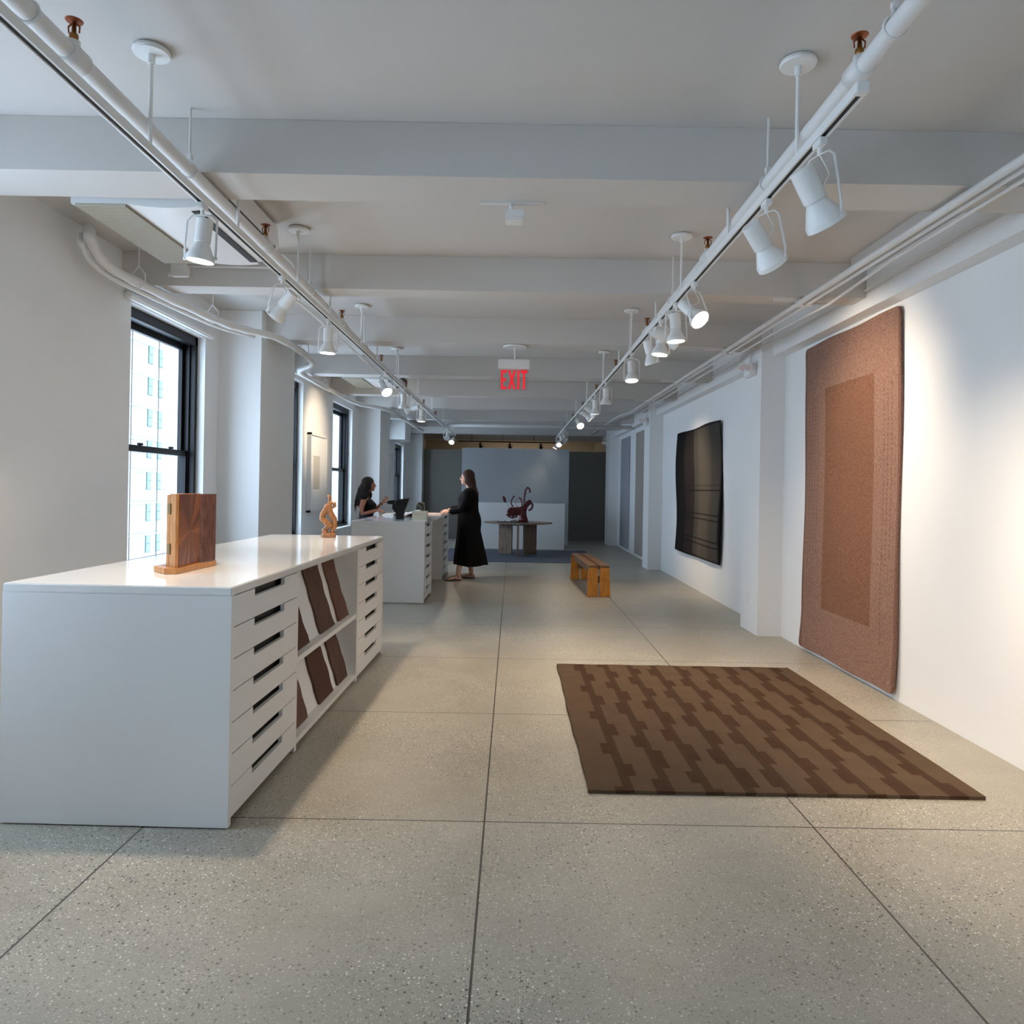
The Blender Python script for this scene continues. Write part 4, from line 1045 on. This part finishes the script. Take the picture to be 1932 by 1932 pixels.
ell(bm, c + Vector((-.022, 0, .038)), (.100, .086, .098)); ell(bm, c + Vector((-.055, 0, -.02)), (.072, .084, .11))
rr = random.Random(3)
for k in range(26):
    a = PI * .32 + (2 * PI - PI * .64) * k / 25; x = math.cos(a); y = math.sin(a)
    p0 = c + Vector((-.02 + .075 * x, .078 * y, .045)); drop = .27 + .14 * (1 - abs(y)) + rr.uniform(-.03, .03)
    if x > 0: drop *= .55
    p1 = c + Vector((-.03 + .083 * x, .092 * y, -.06)); p2 = c + Vector((-.085 + .075 * x, .095 * y, -.06 - drop * .5)); p3 = c + Vector((-.105 + .05 * x, .085 * y, -.05 - drop))
    wv = .010 * math.sin(k * 2.4)
    tube(bm, [p0, p1 + Vector((wv, 0, 0)), p2 + Vector((-wv * 1.5, wv, 0)), p3 + Vector((wv * 1.5, 0, 0))], [.020, .020, .016, .006], 8)
obj('hair', bm, M['hair1'], w1, remesh=.006, smooth_it=2)
for (ank, s) in (((.126, .18, .085), 1), ((-.055, -.17, .085), -1)):
    a = V3(ank); tdir = Vector((.96, .26 if s > 0 else .02, 0)).normalized(); sd = Vector((-tdir.y, tdir.x, 0)); h = a + Vector((0, 0, -.085)) - tdir * .06
    bm = B(); outl = []
    for q in range(24):
        an = 2 * PI * q / 24; u = .5 - .5 * math.cos(an); outl.append(h + tdir * (.275 * u) + sd * math.sin(an) * (.034 + .012 * u))
    prism(bm, [(p.x, p.y) for p in outl], .002, .014, 'z')
    o = obj('sandal', bm, M['leather'], w1)
    bm = B(); tp = h + tdir * .222 + Vector((0, 0, .042)); tube(bm, [tp + Vector((0, 0, -.03)), tp, h + tdir * .15 + Vector((0, 0, .068)), a + tdir * .034 + Vector((0, 0, -.015))], .0055, 6)
    for sg in (1, -1): tube(bm, [a + tdir * .034 + Vector((0, 0, -.015)), a + sd * .036 * sg + Vector((0, 0, -.025)), a - tdir * .040 + Vector((0, 0, -.03))], .0055, 6)
    tube(bm, [a + tdir * .038 + Vector((0, 0, -.03)), h + tdir * .11 + sd * .037 + Vector((0, 0, .012))], .005, 6); tube(bm, [a + tdir * .038 + Vector((0, 0, -.03)), h + tdir * .11 - sd * .037 + Vector((0, 0, .012))], .005, 6)
    obj('sandal_strap', bm, M['leather'], w1)
bm = B(); P = V3(LA[3]).lerp(V3(LA[4]), .90); dd = (V3(LA[4]) - V3(LA[3])).normalized(); tube(bm, [P - dd * .008, P + dd * .008], .030, 16)
obj('wristband', bm, M['tray'], w1)

# --- woman with the black hair (faces +X, stands at the window side)
w2 = thing('person', 'woman with long wavy black hair in a sleeveless black top gesturing by the window', 'person', (-2.19, 11.15, 0), 0)
hc = (.035, 0, 1.435); bm = B(); head(bm, hc, .92)
tube(bm, [(.01, 0, 1.37), (-.005, 0, 1.32), (-.015, 0, 1.25)], [.046, .044, .06], 14)
loft(bm, [(.72, .10, -.11, .14), (.82, .11, -.12, .16), (.95, .085, -.09, .115), (1.08, .12, -.09, .13), (1.17, .10, -.09, .145), (1.24, .04, -.07, .11)], 20)
RA2 = [(-.01, -.165, 1.20), (-.03, -.205, 1.10), (-.02, -.205, 1.00), (.08, -.185, 1.025), (.185, -.15, 1.058)]
LA2 = [(-.01, .165, 1.20), (.01, .20, 1.10), (.06, .20, 1.01), (.14, .16, 1.09), (.215, .12, 1.165)]
for A in (RA2, LA2): tube(bm, A, [.043, .038, .032, .028, .021], 12)
hand(bm, RA2[-1], (.95, .10, -.10), (.1, .2, -.9), -1, .55, .9)
hand(bm, LA2[-1], (.72, -.05, .70), (-.3, -.9, .2), 1, .45, .9)
for s in (1, -1): tube(bm, [(0, .08 * s, .72), (.01, .09 * s, .42), (-.01, .09 * s, .10)], [.075, .055, .038], 12); tube(bm, [(-.03, .09 * s, .035), (.08, .09 * s, .035), (.15, .09 * s, .025)], [.034, .034, .022], 10, flat=.7)
obj('body', bm, M['skin2'], w2, remesh=.0052, smooth_it=3)
faceparts(w2, hc, .92)
bm = B(); loft(bm, [(.965, .105, -.105, .135), (1.02, .11, -.10, .132), (1.09, .145, -.10, .145), (1.14, .150, -.10, .155), (1.19, .10, -.095, .14), (1.235, .05, -.08, .085), (1.262, .035, -.065, .06)], 28)
obj('top', bm, M['blackcloth'], w2, remesh=.008, smooth_it=3)
bm = B(); loft(bm, [(.60, .115, -.13, .17), (.70, .125, -.135, .175), (.82, .125, -.135, .172), (.92, .105, -.115, .145), (.985, .098, -.10, .132)], 24)
for s in (1, -1): tube(bm, [(0, .085 * s, .72), (.01, .095 * s, .42), (-.005, .095 * s, .05)], [.095, .080, .075], 16)
obj('trousers', bm, M['navy'], w2, remesh=.009, smooth_it=3)
for s in (1, -1):
    bm = B(); tube(bm, [(-.05, .09 * s, .034), (.05, .09 * s, .034), (.14, .09 * s, .028), (.17, .09 * s, .026)], [.034, .040, .036, .018], 14, flat=.8); o = obj('shoe', bm, M['tray'], w2, smooth=True)
bm = B(); c = V3(hc)
ell(bm, c + Vector((-.022, 0, .034)), (.098, .084, .088)); ell(bm, c + Vector((-.05, 0, -.03)), (.078, .088, .11))
for k in range(30):
    a = PI * .28 + (2 * PI - PI * .56) * k / 29; x = math.cos(a); y = math.sin(a); drop = .27 + .10 * (1 - abs(y)) + rr.uniform(-.03, .03)
    if x > 0: drop *= .8
    pts = [c + Vector((-.02 + .075 * x, .076 * y, .03))]
    for q in range(1, 7):
        f_ = q / 6; sp = 1 + .35 * math.sin(min(1, f_ * 1.2) * PI * .5)
        pts.append(c + Vector((-.035 - .055 * f_ + .086 * x * sp + .016 * math.sin(q * 2.2 + k * 1.3), .092 * y * sp + .012 * math.cos(q * 2.3 + k), -.02 - drop * f_)))
    tube(bm, pts, [.020, .021, .020, .019, .017, .013, .006], 8)
obj('hair', bm, M['hair2'], w2, remesh=.006, smooth_it=2)
bm = B(); P = V3(LA2[3]).lerp(V3(LA2[4]), .85); dd = (V3(LA2[4]) - V3(LA2[3])).normalized(); tube(bm, [P - dd * .009, P + dd * .009], .026, 16)
obj('wristwatch', bm, M['tray'], w2)
